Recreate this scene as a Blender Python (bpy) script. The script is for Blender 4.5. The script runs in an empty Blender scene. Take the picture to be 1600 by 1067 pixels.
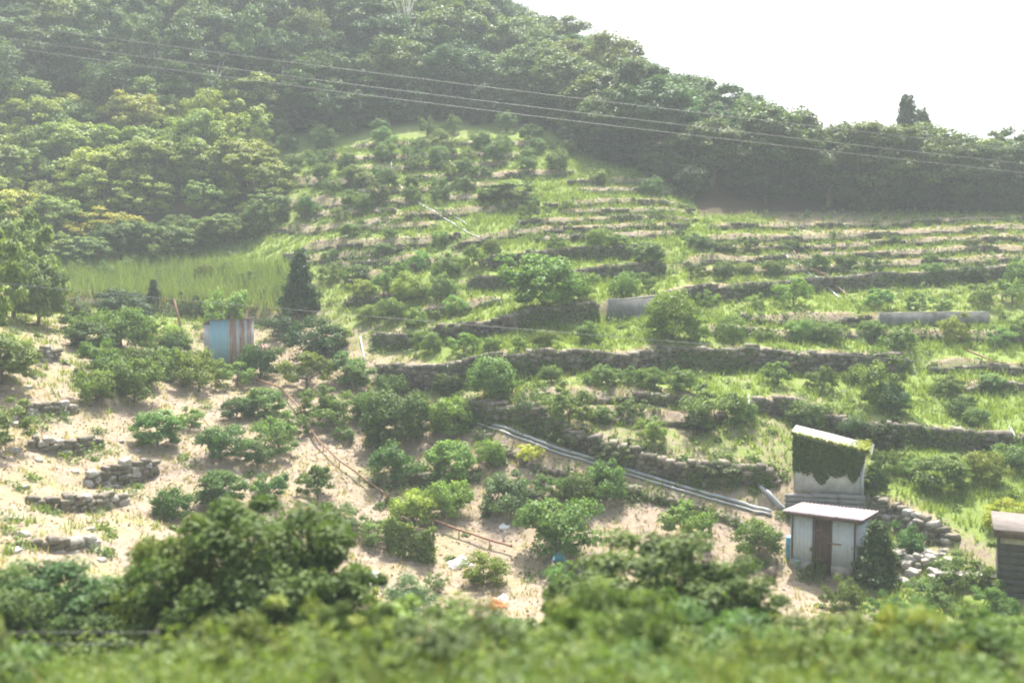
import bpy, math, random
import numpy as np
from mathutils import Vector, Matrix
rng = np.random.default_rng(7)
random.seed(7)
SC = bpy.context.scene
COL = SC.collection

# ------------------------------------------------------------------ camera
F, VH, CU = 1556.0, 420.0, 800.0           # focal length in photo pixels, horizon row, centre column
PITCH = math.atan((533.5 - VH) / F)
cam_d = bpy.data.cameras.new('camera')
cam_d.sensor_width = 36.0
cam_d.lens = 36.0 * F / 1600.0
cam_d.clip_end = 4000.0
cam = bpy.data.objects.new('camera', cam_d)
COL.objects.link(cam)
cam.rotation_euler = (math.pi / 2 - PITCH, 0, 0)
SC.camera = cam
cam_d.dof.use_dof = True
cam_d.dof.focus_distance = 62.0
cam_d.dof.aperture_fstop = 0.42

# ------------------------------------------------------------------ light
SUN = Vector((0.06, 0.46, 0.885)).normalized()
w = bpy.data.worlds.new('World'); SC.world = w; w.use_nodes = True
nt = w.node_tree; nt.nodes.clear()
sky = nt.nodes.new('ShaderNodeTexSky'); sky.sky_type = 'NISHITA'; sky.sun_disc = False
sky.sun_elevation = math.asin(SUN.z); sky.sun_rotation = math.atan2(SUN.x, SUN.y)
sky.air_density = 1.0; sky.dust_density = 6.0; sky.ozone_density = 1.0
hs = nt.nodes.new('ShaderNodeHueSaturation'); hs.inputs['Saturation'].default_value = 0.8
bg = nt.nodes.new('ShaderNodeBackground'); bg.inputs['Strength'].default_value = 0.12
wo = nt.nodes.new('ShaderNodeOutputWorld')
nt.links.new(sky.outputs[0], hs.inputs['Color']); nt.links.new(hs.outputs[0], bg.inputs['Color'])
nt.links.new(bg.outputs[0], wo.inputs['Surface'])
sl = bpy.data.lights.new('sun', 'SUN'); sl.energy = 4.4; sl.angle = math.radians(0.6); sl.color = (1.0, 0.95, 0.86)
so = bpy.data.objects.new('sun', sl); COL.objects.link(so)
so.rotation_euler = SUN.to_track_quat('Z', 'Y').to_euler()
so.location = (0, 0, 90)
SC.view_settings.view_transform = 'Standard'; SC.view_settings.look = 'None'
SC.view_settings.gamma = 1.0; SC.view_settings.exposure = 1.55; SC.view_settings.use_curve_mapping = False
SC.cycles.max_bounces = 6; SC.cycles.diffuse_bounces = 3; SC.cycles.glossy_bounces = 2
SC.cycles.transmission_bounces = 4; SC.cycles.volume_bounces = 1; SC.cycles.transparent_max_bounces = 8
SC.cycles.filter_width = 1.9
SC.cycles.use_denoising = True
HAZE_DENSITY = 0.00098

# ------------------------------------------------------------------ materials
def mat(name):
    m = bpy.data.materials.new(name); m.use_nodes = True
    nt = m.node_tree
    return m, nt, nt.nodes['Principled BSDF'], nt.nodes['Material Output']
def N(nt, typ, **kw):
    n = nt.nodes.new(typ)
    for k, v in kw.items():
        if k in n.inputs: n.inputs[k].default_value = v
        else: setattr(n, k, v)
    return n
def mixc(nt, a, b, fac, blend='MIX'):
    n = nt.nodes.new('ShaderNodeMix'); n.data_type = 'RGBA'; n.blend_type = blend
    for sock, v in ((n.inputs[0], fac), (n.inputs[6], a), (n.inputs[7], b)):
        if isinstance(v, (int, float)): sock.default_value = v
        elif isinstance(v, tuple): sock.default_value = (*v, 1.0) if len(v) == 3 else v
        else: nt.links.new(v, sock)
    return n.outputs[2]
def mth(nt, op, a, b=0.0, c=0.0, clamp=False):
    n = nt.nodes.new('ShaderNodeMath'); n.operation = op; n.use_clamp = clamp
    for s, v in zip(n.inputs, (a, b, c)):
        if isinstance(v, (int, float)): s.default_value = v
        else: nt.links.new(v, s)
    return n.outputs[0]
def noise(nt, scale, detail=4.0, rough=0.6, coord='Object', dist=0.0):
    tc = nt.nodes.new('ShaderNodeTexCoord')
    n = N(nt, 'ShaderNodeTexNoise', Scale=scale, Detail=detail, Roughness=rough, Distortion=dist)
    nt.links.new(tc.outputs[coord], n.inputs['Vector'])
    return n.outputs['Fac']
def ramp(nt, fac, stops):
    n = nt.nodes.new('ShaderNodeValToRGB'); e = n.color_ramp.elements
    while len(e) < len(stops): e.new(0.5)
    for k, (p, c) in enumerate(stops): e[k].position = p; e[k].color = (*c, 1.0)
    nt.links.new(fac, n.inputs[0]); return n.outputs['Color']
def bump(nt, b, h, strength=0.5, dist=0.05):
    n = N(nt, 'ShaderNodeBump', Strength=strength, Distance=dist)
    nt.links.new(h, n.inputs['Height']); nt.links.new(n.outputs[0], b.inputs['Normal'])

def leaf_material(name, transl=0.35, rough=0.55, spec=0.35, fixed=None):
    m, nt, b, out = mat(name)
    at = N(nt, 'ShaderNodeAttribute', attribute_name='tone')
    if fixed is None:
        oi = nt.nodes.new('ShaderNodeObjectInfo'); base = oi.outputs['Color']
    else:
        rg = nt.nodes.new('ShaderNodeRGB'); rg.outputs[0].default_value = (*fixed, 1); base = rg.outputs[0]
    dark = mixc(nt, base, (0.62, 0.72, 0.62), 1.0, 'MULTIPLY')
    lite = mixc(nt, base, (1.5, 1.38, 1.15), 1.0, 'MULTIPLY')
    col = mixc(nt, dark, lite, at.outputs['Fac'])
    nt.links.new(col, b.inputs['Base Color'])
    b.inputs['Roughness'].default_value = rough
    b.inputs['Specular IOR Level'].default_value = spec
    tr = nt.nodes.new('ShaderNodeBsdfTranslucent')
    tcol = mixc(nt, col, (1.25, 1.35, 0.55), 1.0, 'MULTIPLY')
    nt.links.new(tcol, tr.inputs['Color'])
    ms = nt.nodes.new('ShaderNodeMixShader'); ms.inputs[0].default_value = transl
    nt.links.new(b.outputs[0], ms.inputs[1]); nt.links.new(tr.outputs[0], ms.inputs[2])
    nt.links.new(ms.outputs[0], out.inputs['Surface'])
    return m

def plain(name, col, rough=0.7, var=0.25, scale=3.0, metal=0.0, bmp=0.0, bscale=20.0, col2=None):
    m, nt, b, out = mat(name)
    f = noise(nt, scale, 6, 0.65)
    c2 = col2 or tuple(c * (1 - var) for c in col)
    c = ramp(nt, f, [(0.32, c2), (0.62, col)])
    nt.links.new(c, b.inputs['Base Color'])
    b.inputs['Roughness'].default_value = rough; b.inputs['Metallic'].default_value = metal
    if bmp: bump(nt, b, noise(nt, bscale, 5, 0.7), bmp, 0.03)
    return m

M = {}
M['leaf'] = leaf_material('foliage', 0.33, 0.6, 0.25)
M['grass'] = leaf_material('grass_blades', 0.4, 0.6, 0.25, (0.20, 0.255, 0.08))
M['dry'] = leaf_material('dry_grass_blades', 0.3, 0.8, 0.1, (0.38, 0.33, 0.19))
M['reed'] = leaf_material('reed_blades', 0.4, 0.6, 0.25, (0.16, 0.21, 0.085))
M['litter'] = leaf_material('dead_leaves', 0.1, 0.9, 0.1, (0.20, 0.15, 0.10))
M['bankgrass'] = leaf_material('bank_grass_blades', 0.4, 0.6, 0.25, (0.13, 0.18, 0.05))
M['weed'] = leaf_material('weed_leaves', 0.35, 0.55, 0.3, (0.105, 0.165, 0.042))
M['bark'] = plain('bark', (0.17, 0.135, 0.10), 0.95, 0.5, 6, bmp=0.6)
M['palebark'] = plain('pale_bark', (0.42, 0.40, 0.36), 0.9, 0.4, 5, bmp=0.5)
def stone_material():
    m, nt, b, out = mat('field_stone')
    at = N(nt, 'ShaderNodeAttribute', attribute_name='tone')
    f = noise(nt, 2.2, 8, 0.7)
    c = ramp(nt, f, [(0.3, (0.07, 0.06, 0.048)), (0.5, (0.13, 0.114, 0.094)), (0.7, (0.215, 0.195, 0.168))])
    c = mixc(nt, c, ramp(nt, at.outputs['Fac'], [(0, (0.55, 0.53, 0.5)), (1, (1.45, 1.42, 1.38))]), 1.0, 'MULTIPLY')
    moss = ramp(nt, noise(nt, 0.9, 6, 0.7), [(0.52, (0, 0, 0)), (0.66, (1, 1, 1))])
    c = mixc(nt, c, (0.10, 0.125, 0.045), mth(nt, 'MULTIPLY', moss, 0.75))
    nt.links.new(c, b.inputs['Base Color']); b.inputs['Roughness'].default_value = 0.95
    bump(nt, b, noise(nt, 14, 6, 0.7), 0.6, 0.04)
    return m
M['stone'] = stone_material()
M['palestone'] = plain('pale_stone', (0.40, 0.375, 0.335), 0.95, 0.55, 5, bmp=0.7)
M['concrete'] = plain('concrete', (0.20, 0.20, 0.188), 0.95, 0.5, 1.8, bmp=0.4)
M['pvc'] = plain('grey_plastic_pipe', (0.36, 0.37, 0.375), 0.6, 0.3, 3)
M['rust'] = plain('rusty_steel', (0.27, 0.145, 0.09), 0.8, 0.5, 8, bmp=0.3)
M['wire'] = plain('wire', (0.20, 0.20, 0.20), 0.6, 0.2, 2)
M['darkwire'] = plain('dark_cable', (0.13, 0.125, 0.12), 0.6, 0.2, 2)

def ground_material():
    m, nt, b, out = mat('hillside_ground')
    g = N(nt, 'ShaderNodeAttribute', attribute_name='green').outputs['Fac']
    d = N(nt, 'ShaderNodeAttribute', attribute_name='litter').outputs['Fac']
    n1 = noise(nt, 0.55, 8, 0.68); n2 = noise(nt, 3.5, 7, 0.72); n3 = noise(nt, 16, 5, 0.7)
    soil = ramp(nt, n2, [(0.28, (0.15, 0.115, 0.085)), (0.5, (0.265, 0.215, 0.168)), (0.72, (0.375, 0.32, 0.26))])
    straw = ramp(nt, n3, [(0.3, (0.185, 0.152, 0.095)), (0.7, (0.35, 0.30, 0.20))])
    soil = mixc(nt, soil, straw, ramp(nt, n1, [(0.42, (0, 0, 0)), (0.6, (1, 1, 1))]))
    grass = ramp(nt, n3, [(0.25, (0.085, 0.12, 0.03)), (0.55, (0.17, 0.23, 0.06)), (0.8, (0.30, 0.31, 0.11))])
    f = mth(nt, 'ADD', g, mth(nt, 'MULTIPLY', mth(nt, 'SUBTRACT', n2, 0.5), 1.5))
    f = mth(nt, 'ADD', f, mth(nt, 'MULTIPLY', mth(nt, 'SUBTRACT', n1, 0.5), 1.1))
    f = mth(nt, 'MULTIPLY_ADD', mth(nt, 'SUBTRACT', f, 0.5), 2.6, 0.5, True)
    c = mixc(nt, soil, grass, f)
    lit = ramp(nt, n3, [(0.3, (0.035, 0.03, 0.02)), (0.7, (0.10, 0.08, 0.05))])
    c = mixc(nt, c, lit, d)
    nt.links.new(c, b.inputs['Base Color']); b.inputs['Roughness'].default_value = 1.0
    b.inputs['Specular IOR Level'].default_value = 0.1
    bump(nt, b, mth(nt, 'ADD', n2, mth(nt, 'MULTIPLY', n3, 0.5)), 0.7, 0.12)
    return m
M['ground'] = ground_material()

# ------------------------------------------------------------------ geometry helpers
def mesh_np(name, v, f, tone=None, smooth=False):
    v = np.asarray(v, np.float32); f = np.asarray(f, np.int32); k = f.shape[1]
    me = bpy.data.meshes.new(name)
    me.vertices.add(len(v)); me.vertices.foreach_set('co', v.ravel())
    me.loops.add(f.size); me.loops.foreach_set('vertex_index', f.ravel())
    me.polygons.add(len(f))
    me.polygons.foreach_set('loop_start', np.arange(0, f.size, k, dtype=np.int32))
    me.polygons.foreach_set('loop_total', np.full(len(f), k, np.int32))
    if smooth: me.polygons.foreach_set('use_smooth', np.ones(len(f), bool))
    if tone is not None:
        a = me.attributes.new('tone', 'FLOAT', 'POINT'); a.data.foreach_set('value', np.asarray(tone, np.float32))
    me.update(calc_edges=True)
    return me
def obj(name, me, material=None, parent=None, loc=None, **props):
    o = bpy.data.objects.new(name, me); COL.objects.link(o)
    if material is not None and len(me.materials) == 0: me.materials.append(material)
    if parent is not None: o.parent = parent
    if loc is not None: o.location = loc
    for k, v in props.items(): o[k] = v
    return o
def thing(name, label, cat, loc=(0, 0, 0), rz=0.0, group=None):
    o = bpy.data.objects.new(name, None); COL.objects.link(o)
    o.location = loc; o.rotation_euler = (0, 0, rz); o.empty_display_size = 0.3
    o['label'] = label; o['category'] = cat
    if group: o['group'] = group
    return o
def tag(o, label, cat, group=None):
    o['label'] = label; o['category'] = cat
    if group: o['group'] = group
    return o

class MB:
    """collects quads"""
    def __init__(s): s.v = []; s.f = []; s.t = []; s.n = 0
    def add(s, v, f, t=0.5):
        v = np.asarray(v, float); s.v.append(v); s.f.append(np.asarray(f, int) + s.n); s.n += len(v)
        s.t.append(np.full(len(v), t) if np.isscalar(t) else t)
        return s
    BF = np.array([[0, 3, 2, 1], [4, 5, 6, 7], [0, 1, 5, 4], [1, 2, 6, 5], [2, 3, 7, 6], [3, 0, 4, 7]])
    def box(s, lo, hi, jit=0.0, rot=None, org=None, t=0.5):
        x0, y0, z0 = lo; x1, y1, z1 = hi
        v = np.array([[x0, y0, z0], [x1, y0, z0], [x1, y1, z0], [x0, y1, z0], [x0, y0, z1], [x1, y0, z1], [x1, y1, z1], [x0, y1, z1]], float)
        if jit: v += rng.uniform(-jit, jit, v.shape)
        if rot is not None: v = v @ np.array(rot).T
        if org is not None: v = v + np.array(org)
        return s.add(v, s.BF, t)
    def tube(s, pts, r, n=7, t=0.5, cap=True):
        p = np.asarray(pts, float); r = np.broadcast_to(np.asarray(r, float), (len(p),)).copy()
        if cap:
            p = np.vstack([p[:1], p, p[-1:]]); r = np.concatenate([[1e-4], r, [1e-4]])
        d = np.gradient(p, axis=0); 
        if cap: d[0] = d[1]; d[-1] = d[-2]
        d /= np.linalg.norm(d, axis=1)[:, None] + 1e-9
        ref = np.array([0, 0, 1.0]) if abs(d[:, 2]).mean() < 0.8 else np.array([1.0, 0, 0])
        a = np.cross(d, ref); a /= np.linalg.norm(a, axis=1)[:, None] + 1e-9
        b = np.cross(d, a)
        th = np.arange(n) / n * 2 * math.pi
        v = p[:, None] + r[:, None, None] * (a[:, None] * np.cos(th)[None, :, None] + b[:, None] * np.sin(th)[None, :, None])
        m = len(p); i = np.arange(m - 1)[:, None] * n; j = np.arange(n)[None]; jn = (j + 1) % n
        f = np.stack([i + j, i + jn, i + n + jn, i + n + j], -1).reshape(-1, 4)
        return s.add(v.reshape(-1, 3), f, t)
    def corr(s, w, h, waves, amp, th=0.01, x0=0.0, y0=0.0, z0=0.0):
        """corrugated sheet standing in xz, profile along x, ribs along z"""
        n = waves * 8 + 1
        x = np.linspace(0, w, n); y = amp * np.sin(np.linspace(0, waves * 2 * math.pi, n))
        loop = np.concatenate([np.stack([x, y - th / 2], 1), np.stack([x, y + th / 2], 1)[::-1]])
        m = len(loop)
        lo = np.column_stack([loop[:, 0] + x0, loop[:, 1] + y0, np.full(m, z0)]); hi = lo.copy(); hi[:, 2] = z0 + h
        i = np.arange(m); j = (i + 1) % m
        f = np.stack([i, j, j + m, i + m], 1)
        k = np.arange(n - 1); q = m - 1 - k
        caps = np.stack([k, k + 1, q - 1, q], 1)
        f = np.vstack([f, caps[:, ::-1], caps + m])
        return s.add(np.vstack([lo, hi]), f)
    def mesh(s, name, smooth=False):
        return mesh_np(name, np.vstack(s.v), np.vstack(s.f), np.concatenate(s.t), smooth)

def ray(u, v):
    d = np.array([(u - CU) / F, 0, -(v - 533.5) / F]); c, s_ = math.cos(PITCH), math.sin(PITCH)
    y = c * 1.0 + s_ * d[2]; z = -s_ * 1.0 + c * d[2]
    return np.array([d[0], y, z])
def at(u, v, dist):
    """world point seen in direction (u, v) at ground distance dist (along +Y)"""
    r = ray(u, v); return r * (dist / r[1])
def proj(p):
    p = np.asarray(p, float); c, s_ = math.cos(PITCH), math.sin(PITCH)
    fw = p[..., 1] * c - p[..., 2] * s_; up = p[..., 1] * s_ + p[..., 2] * c
    return CU + F * p[..., 0] / fw, 533.5 - F * up / fw

# ------------------------------------------------------------------ terrain
CP = []   # control points of the smooth hillside
def cp(u, v, d): CP.append(at(u, v, d))
for X in (-60, -30, 0, 30, 60):          # railway embankment the viewer stands on, falling to the orchard
    for Y, Z in ((-10, -3.2), (3, -3.3), (9, -3.9), (12, -5.0), (16, -7.0), (20, -8.7)):
        zz = Z if X > -25 else (Z if Y < 14 else Z + 0.6)
        CP.append(np.array([X, Y, zz]))
for X in (-6, 0, 8, 16, 26): CP.append(np.array([X, 26, -10.3]))
for a in [(700, 990, 30), (700, 945, 33), (700, 880, 37), (700, 760, 43), (700, 690, 47), (600, 610, 52), (1000, 985, 30), (1000, 850, 38),
          (1000, 770, 41.5), (400, 572, 57), (300, 487, 65), (300, 445, 71), (450, 480, 65), (120, 460, 68), (300, 400, 79), (60, 400, 76),
          (200, 300, 90), (200, 160, 106), (0, 330, 86), (-200, 330, 88), (100, 0, 126), (400, 0, 128), (-250, 60, 118),
          (50, 600, 45), (50, 800, 33), (100, 900, 28.5), (30, 530, 49), (-150, 560, 42), (-200, 800, 30), (250, 650, 46), (150, 760, 38), (330, 800, 38.5),
          (400, 720, 43), (480, 640, 50), (250, 570, 54), (150, 530, 55),
          (1300, 905, 37), (1580, 930, 33.5), (1290, 785, 41), (1290, 660, 46.5), (1500, 700, 44.5), (1500, 765, 41), (1450, 845, 37), (1500, 600, 51.5),
          (1500, 555, 55), (1500, 500, 60), (1500, 440, 66), (1500, 390, 71), (1500, 345, 79), (1300, 345, 80), (1750, 350, 79), (1750, 480, 62), (1750, 650, 47), (1800, 900, 33),
          (1150, 740, 42.5), (1150, 640, 47), (900, 670, 44.5), (1000, 620, 47.5), (1000, 575, 51), (1000, 520, 55), (1250, 575, 52), (1250, 510, 57.5), (1250, 460, 63), (1250, 410, 68.5), (1250, 370, 74),
          (800, 640, 46.5), (800, 580, 50.5), (800, 520, 55), (800, 470, 60), (800, 420, 65), (800, 370, 70), (800, 320, 76), (800, 270, 83), (800, 225, 91), (800, 195, 98),
          (500, 560, 56.5), (500, 500, 62), (500, 430, 68), (500, 380, 73), (500, 330, 79), (500, 280, 85), (500, 235, 93), (350, 215, 99),
          (1050, 470, 60), (1050, 420, 65.5), (1050, 370, 71), (1050, 325, 78), (1050, 290, 84),
          (600, 60, 119), (300, 90, 114), (600, -70, 136), (750, 92, 121), (900, 128, 121), (620, 150, 106), (950, 190, 104), (1060, 215, 99)]:
    cp(*a)
for x, y, z in [(20, 118, 14.0), (25.5, 112, 9.0), (29, 107, 7.8), (32, 103, 6.6), (45, 96, 5.2), (60, 92, 4.6), (44, 125, 5.5), (70, 115, 6.5), (30, 140, 8), (8, 150, 18), (-20, 160, 46), (-60, 160, 50),
                (90, 80, 4), (95, 50, -5), (90, 30, -10), (-80, 60, -1), (-85, 30, -7), (-90, 90, 12), (-95, 130, 35)]:
    CP.append(np.array([x, y, z], float))
CP = np.array(CP)
def tps(r2): return 0.5 * r2 * np.log(r2 + 1e-9)
S = 50.0
_n = len(CP); _xy = CP[:, :2] / S
_A = tps(((_xy[:, None] - _xy[None]) ** 2).sum(-1)) + np.eye(_n) * 0.002
_Pm = np.column_stack([np.ones(_n), _xy])
_K = np.block([[_A, _Pm], [_Pm.T, np.zeros((3, 3))]])
_w = np.linalg.solve(_K, np.concatenate([CP[:, 2], np.zeros(3)]))
def Hs(x, y):
    x = np.asarray(x, float); y = np.asarray(y, float); sh = x.shape
    cx = np.clip(x.ravel(), -88, 92); cy = np.clip(y.ravel(), -8, 158)
    out = np.full(cx.shape, 0.0)
    for i in range(0, len(cx), 40000):
        q = np.column_stack([cx[i:i + 40000], cy[i:i + 40000]]) / S
        out[i:i + 40000] = tps(((q[:, None] - _xy[None]) ** 2).sum(-1)) @ _w[:_n] + _w[_n] + q @ _w[_n + 1:]
    ex = np.hypot(x.ravel() - cx, y.ravel() - cy)
    return (out - 0.10 * np.minimum(ex, 150)).reshape(sh)

def cum(a0, a1, step, grow, end):
    """coordinates: fine between a0..a1, growing outwards to +-end"""
    core = list(np.arange(a0, a1 + 1e-6, step)); s = step; lo = []; x = a0
    while x > -end: s *= grow; x -= s; lo.append(x)
    s = step; hi = []; x = a1
    while x < end: s *= grow; x += s; hi.append(x)
    return np.array(lo[::-1] + core + hi)
XS = cum(-46, 52, 0.3, 1.09, 620.0); YS = cum(24, 92, 0.3, 1.05, 620.0)
GX, GY = np.meshgrid(XS, YS)
ZH = Hs(GX, GY)
def sampler(Zg):
    def f(x, y):
        x = np.asarray(x, float); y = np.asarray(y, float)
        i = np.clip(np.searchsorted(XS, x) - 1, 0, len(XS) - 2); j = np.clip(np.searchsorted(YS, y) - 1, 0, len(YS) - 2)
        a = np.clip((x - XS[i]) / (XS[i + 1] - XS[i]), 0, 1); b = np.clip((y - YS[j]) / (YS[j + 1] - YS[j]), 0, 1)
        return (Zg[j, i] * (1 - a) + Zg[j, i + 1] * a) * (1 - b) + (Zg[j + 1, i] * (1 - a) + Zg[j + 1, i + 1] * a) * b
    return f
def hit(u, v, fz, off=0.0, y0=8.0, y1=165.0):
    r = ray(u, v); t = np.arange(y0, y1, 0.08) / r[1]
    p = t[:, None] * r[None]
    below = p[:, 2] < fz(p[:, 0], p[:, 1]) + off
    k = int(np.argmax(below)) if below.any() else len(t) - 1
    return p[k]
fH = sampler(ZH)

# terrace walls: (kind, height in m, reach in m, [(u, v) of the top edge, left to right], words)
WALLS = [
 ('rubble', 1.1, 2.8, [(592, 562), (640, 574), (720, 566), (800, 560), (900, 552), (1060, 545), (1200, 547), (1330, 550), (1425, 553)], 'long dark dry-stone wall crossing the middle of the terraces'),
 ('rubble', 0.8, 2.6, [(575, 528), (630, 524), (700, 516), (770, 504), (850, 491), (940, 480)], 'rough dry-stone wall running up to the grey concrete wall'),
 ('concrete', 0.85, 2.6, [(938, 481), (985, 473), (1036, 464)], 'smooth grey concrete retaining wall with a hose across its end'),
 ('rubble', 0.75, 2.6, [(1036, 464), (1095, 455), (1170, 445), (1235, 437), (1290, 437), (1350, 430), (1430, 423), (1520, 418), (1640, 412)], 'dry-stone wall under a bare earth path on the right terraces'),
 ('concrete', 0.6, 2.2, [(1362, 495), (1450, 494), (1548, 493)], 'low pale concrete wall among right-hand citrus trees'),
 ('rubble', 0.5, 2.2, [(1150, 497), (1230, 494), (1300, 495), (1362, 496)], 'low stone edge joining the low pale concrete wall'),
 ('rubble', 0.8, 2.2, [(726, 438), (790, 434), (860, 428), (950, 420), (1045, 412)], 'dark stone wall behind the large bushy citrus'),
 ('rubble', 0.55, 2.0, [(636, 490), (690, 480), (740, 468), (790, 463)], 'short stone wall beside dark weeds under a citrus bush'),
 ('rubble', 0.8, 2.0, [(742, 407), (800, 399), (870, 394), (960, 389), (1042, 388)], 'dark wall with grass above it high on the middle terraces'),
 ('rubble', 0.5, 2.0, [(1062, 414), (1120, 403), (1220, 400), (1320, 396), (1440, 392), (1600, 388), (1660, 386)], 'stone edge along a straw coloured strip on the right slope'),
 ('rubble', 0.55, 2.0, [(1090, 374), (1180, 370), (1300, 369), (1420, 362), (1520, 356), (1650, 352)], 'highest long stone edge under the right-hand wood'),
 ('rubble', 0.65, 2.0, [(470, 380), (540, 383), (610, 378), (670, 371), (724, 364)], 'dark stone wall crossing the left part of the terraces'),
 ('rubble', 0.5, 2.0, [(530, 432), (600, 418), (660, 408), (720, 392)], 'pale edged stone wall climbing to the right'),
 ('rubble', 0.45, 2.0, [(500, 412), (560, 406), (620, 402), (665, 396)], 'short stone edge with white stones on top'),
 ('rubble', 0.45, 2.0, [(530, 470), (580, 462), (640, 452), (700, 446)], 'low stone edge under leafy citrus bushes on the left terraces'),
 ('rubble', 0.45, 2.0, [(830, 372), (900, 366), (980, 362), (1075, 360)], 'thin stone edge in the grassy upper terraces'),
 ('rubble', 0.4, 2.0, [(430, 356), (510, 354), (600, 354), (690, 346)], 'pale stone edge below the upper citrus rows'),
 ('rubble', 0.4, 2.0, [(470, 332), (540, 330), (620, 332)], 'short pale edge among the upper citrus rows'),
 ('rubble', 0.45, 2.0, [(800, 350), (880, 344), (980, 340), (1088, 338)], 'grey stone edge crossing the bright grass below the wood'),
 ('rubble', 0.45, 2.0, [(840, 322), (920, 316), (1010, 314), (1080, 318)], 'stone edge in the bright upper grass'),
 ('rubble', 0.45, 2.0, [(900, 296), (960, 293), (1020, 294), (1080, 300)], 'dark edge in the grass close to the wood'),
 ('rubble', 0.4, 2.0, [(690, 310), (760, 306), (830, 300)], 'short edge beside the pale round shrub'),
 ('rubble', 0.4, 2.0, [(560, 300), (640, 297), (720, 290), (790, 285)], 'edge between the densest upper citrus rows'),
 ('rubble', 0.4, 2.0, [(540, 262), (620, 262), (700, 258), (800, 256)], 'highest edge among the upper citrus rows'),
 ('rubble', 0.5, 2.2, [(820, 617), (900, 612), (1000, 613), (1110, 619)], 'low stone edge in front of the long dark wall'),
 ('rubble', 0.75, 2.2, [(1166, 620), (1232, 626), (1290, 641), (1322, 656), (1380, 662), (1440, 668), (1520, 677), (1640, 690)], 'sloping stone wall with white drain pipes on the right'),
 ('rubble', 0.4, 2.2, [(1470, 590), (1540, 597), (1640, 603)], 'thin stone edge at the right end of the terraces'),
 ('rubble', 0.72, 2.4, [(690, 628), (760, 632), (835, 650), (900, 672), (1000, 708), (1100, 730), (1190, 742), (1225, 752)], 'long overgrown stone wall above the pale drainage pipes'),
 ('rubble', 0.5, 1.8, [(440, 396), (530, 398), (590, 393), (640, 387)], 'low edge just above the pointed conifer'),
 ('rubble', 0.5, 1.8, [(700, 380), (770, 372), (830, 357), (960, 352), (1085, 350)], 'long stone edge across the bright middle grass'),
 ('rubble', 0.5, 1.8, [(560, 346), (650, 338), (740, 326), (830, 312)], 'rising stone edge under the upper citrus rows'),
 ('rubble', 0.5, 1.8, [(640, 277), (720, 273), (800, 271), (900, 268)], 'long stone edge high among the upper citrus'),
 ('rubble', 0.5, 1.8, [(480, 248), (560, 246), (640, 244), (740, 242), (830, 240)], 'stone edge two steps below the hill wood'),
 ('rubble', 0.5, 1.8, [(540, 228), (640, 225), (740, 223), (850, 222)], 'topmost stone edge below the hill wood'),
 ('rubble', 0.5, 1.8, [(430, 318), (500, 316), (580, 316), (660, 316)], 'stone edge left of the pale hose'),
 ('rubble', 0.5, 1.8, [(430, 282), (520, 283), (600, 281)], 'stone edge crossing the left upper citrus rows'),
 ('rubble', 0.5, 1.8, [(880, 283), (960, 281), (1060, 285)], 'stone edge close under the wood on bright grass'),
 ('rubble', 0.5, 1.8, [(870, 331), (960, 328), (1085, 327)], 'stone edge between two grass steps near the wood'),
 ('rubble', 0.4, 1.8, [(1100, 353), (1300, 351), (1460, 346), (1640, 341)], 'faint edge in the dry strip under the right-hand wood'),
 ('rubble', 0.5, 1.8, [(1095, 387), (1220, 385), (1380, 378), (1640, 370)], 'stone edge between straw strips on the right slope'),
 ('rubble', 0.5, 1.8, [(1095, 421), (1220, 418), (1400, 408), (1640, 401)], 'stone edge above the bare earth path'),
 ('rubble', 0.5, 2.0, [(1075, 514), (1200, 516), (1340, 517), (1460, 516), (1640, 520)], 'low edge in the grass under the low pale concrete wall'),
 ('rubble', 0.5, 2.0, [(1435, 562), (1520, 567), (1640, 574)], 'low edge right of the green-grey pipe'),
 ('rubble', 0.45, 2.0, [(890, 640), (1000, 640), (1080, 644), (1150, 652)], 'low edge in the weeds above the overgrown wall'),
 ('block', 0.62, 1.6, [(1225, 772), (1290, 775), (1352, 781)], 'grey block plinth wall under the ivy covered shed'),
 ('near', 1.0, 2.0, [(1352, 781), (1400, 788), (1440, 806), (1490, 828)], 'curving wall of loose pale stones right of the mauve roof'),
 ('rubble', 0.3, 1.6, [(740, 668), (800, 690), (870, 715), (950, 742), (1040, 768), (1120, 790), (1185, 808)], 'low rubble edge below the pale drainage pipes'),
 ('rubble', 0.7, 2.6, [(85, 462), (180, 466), (300, 478), (400, 487), (470, 492)], 'low bank wall under the tall green grass'),
 ('rubble', 0.45, 2.0, [(300, 800), (360, 808), (440, 800), (530, 790)], 'low stone edge along bare soil beside three dark citrus bushes'),
 ('rubble', 0.4, 2.0, [(560, 745), (620, 738), (700, 735), (760, 735)], 'low stone edge beside the rusty rail in the lower orchard'),
 ('rubble', 0.35, 2.0, [(600, 772), (680, 768), (740, 764)], 'small stone edge below a citrus tree in the lower orchard'),
 ('near', 0.32, 1.4, [(15, 650), (60, 642), (112, 634)], 'faint stone step near the top of the dry slope'),
 ('near', 0.35, 1.4, [(30, 778), (90, 784), (150, 780), (205, 772)], 'low stone step crossing the middle of the dry slope'),
 ('near', 0.35, 1.4, [(40, 846), (100, 852), (165, 846)], 'lowest stone step of the dry slope'),
 ('near', 0.75, 1.6, [(118, 735), (165, 728), (215, 727), (250, 722)], 'short dark dry-stone wall on the dry grass slope'),
 ('near', 0.5, 1.6, [(30, 690), (90, 695), (158, 688)], 'bleached low stone wall with a dark underside on the dry slope'),
 ('near', 0.6, 1.4, [(60, 556), (85, 551), (100, 553)], 'small dark stone wall high on the dry slope'),
]
Z = ZH.copy(); EDGE = np.zeros_like(Z)
WL = []
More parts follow.
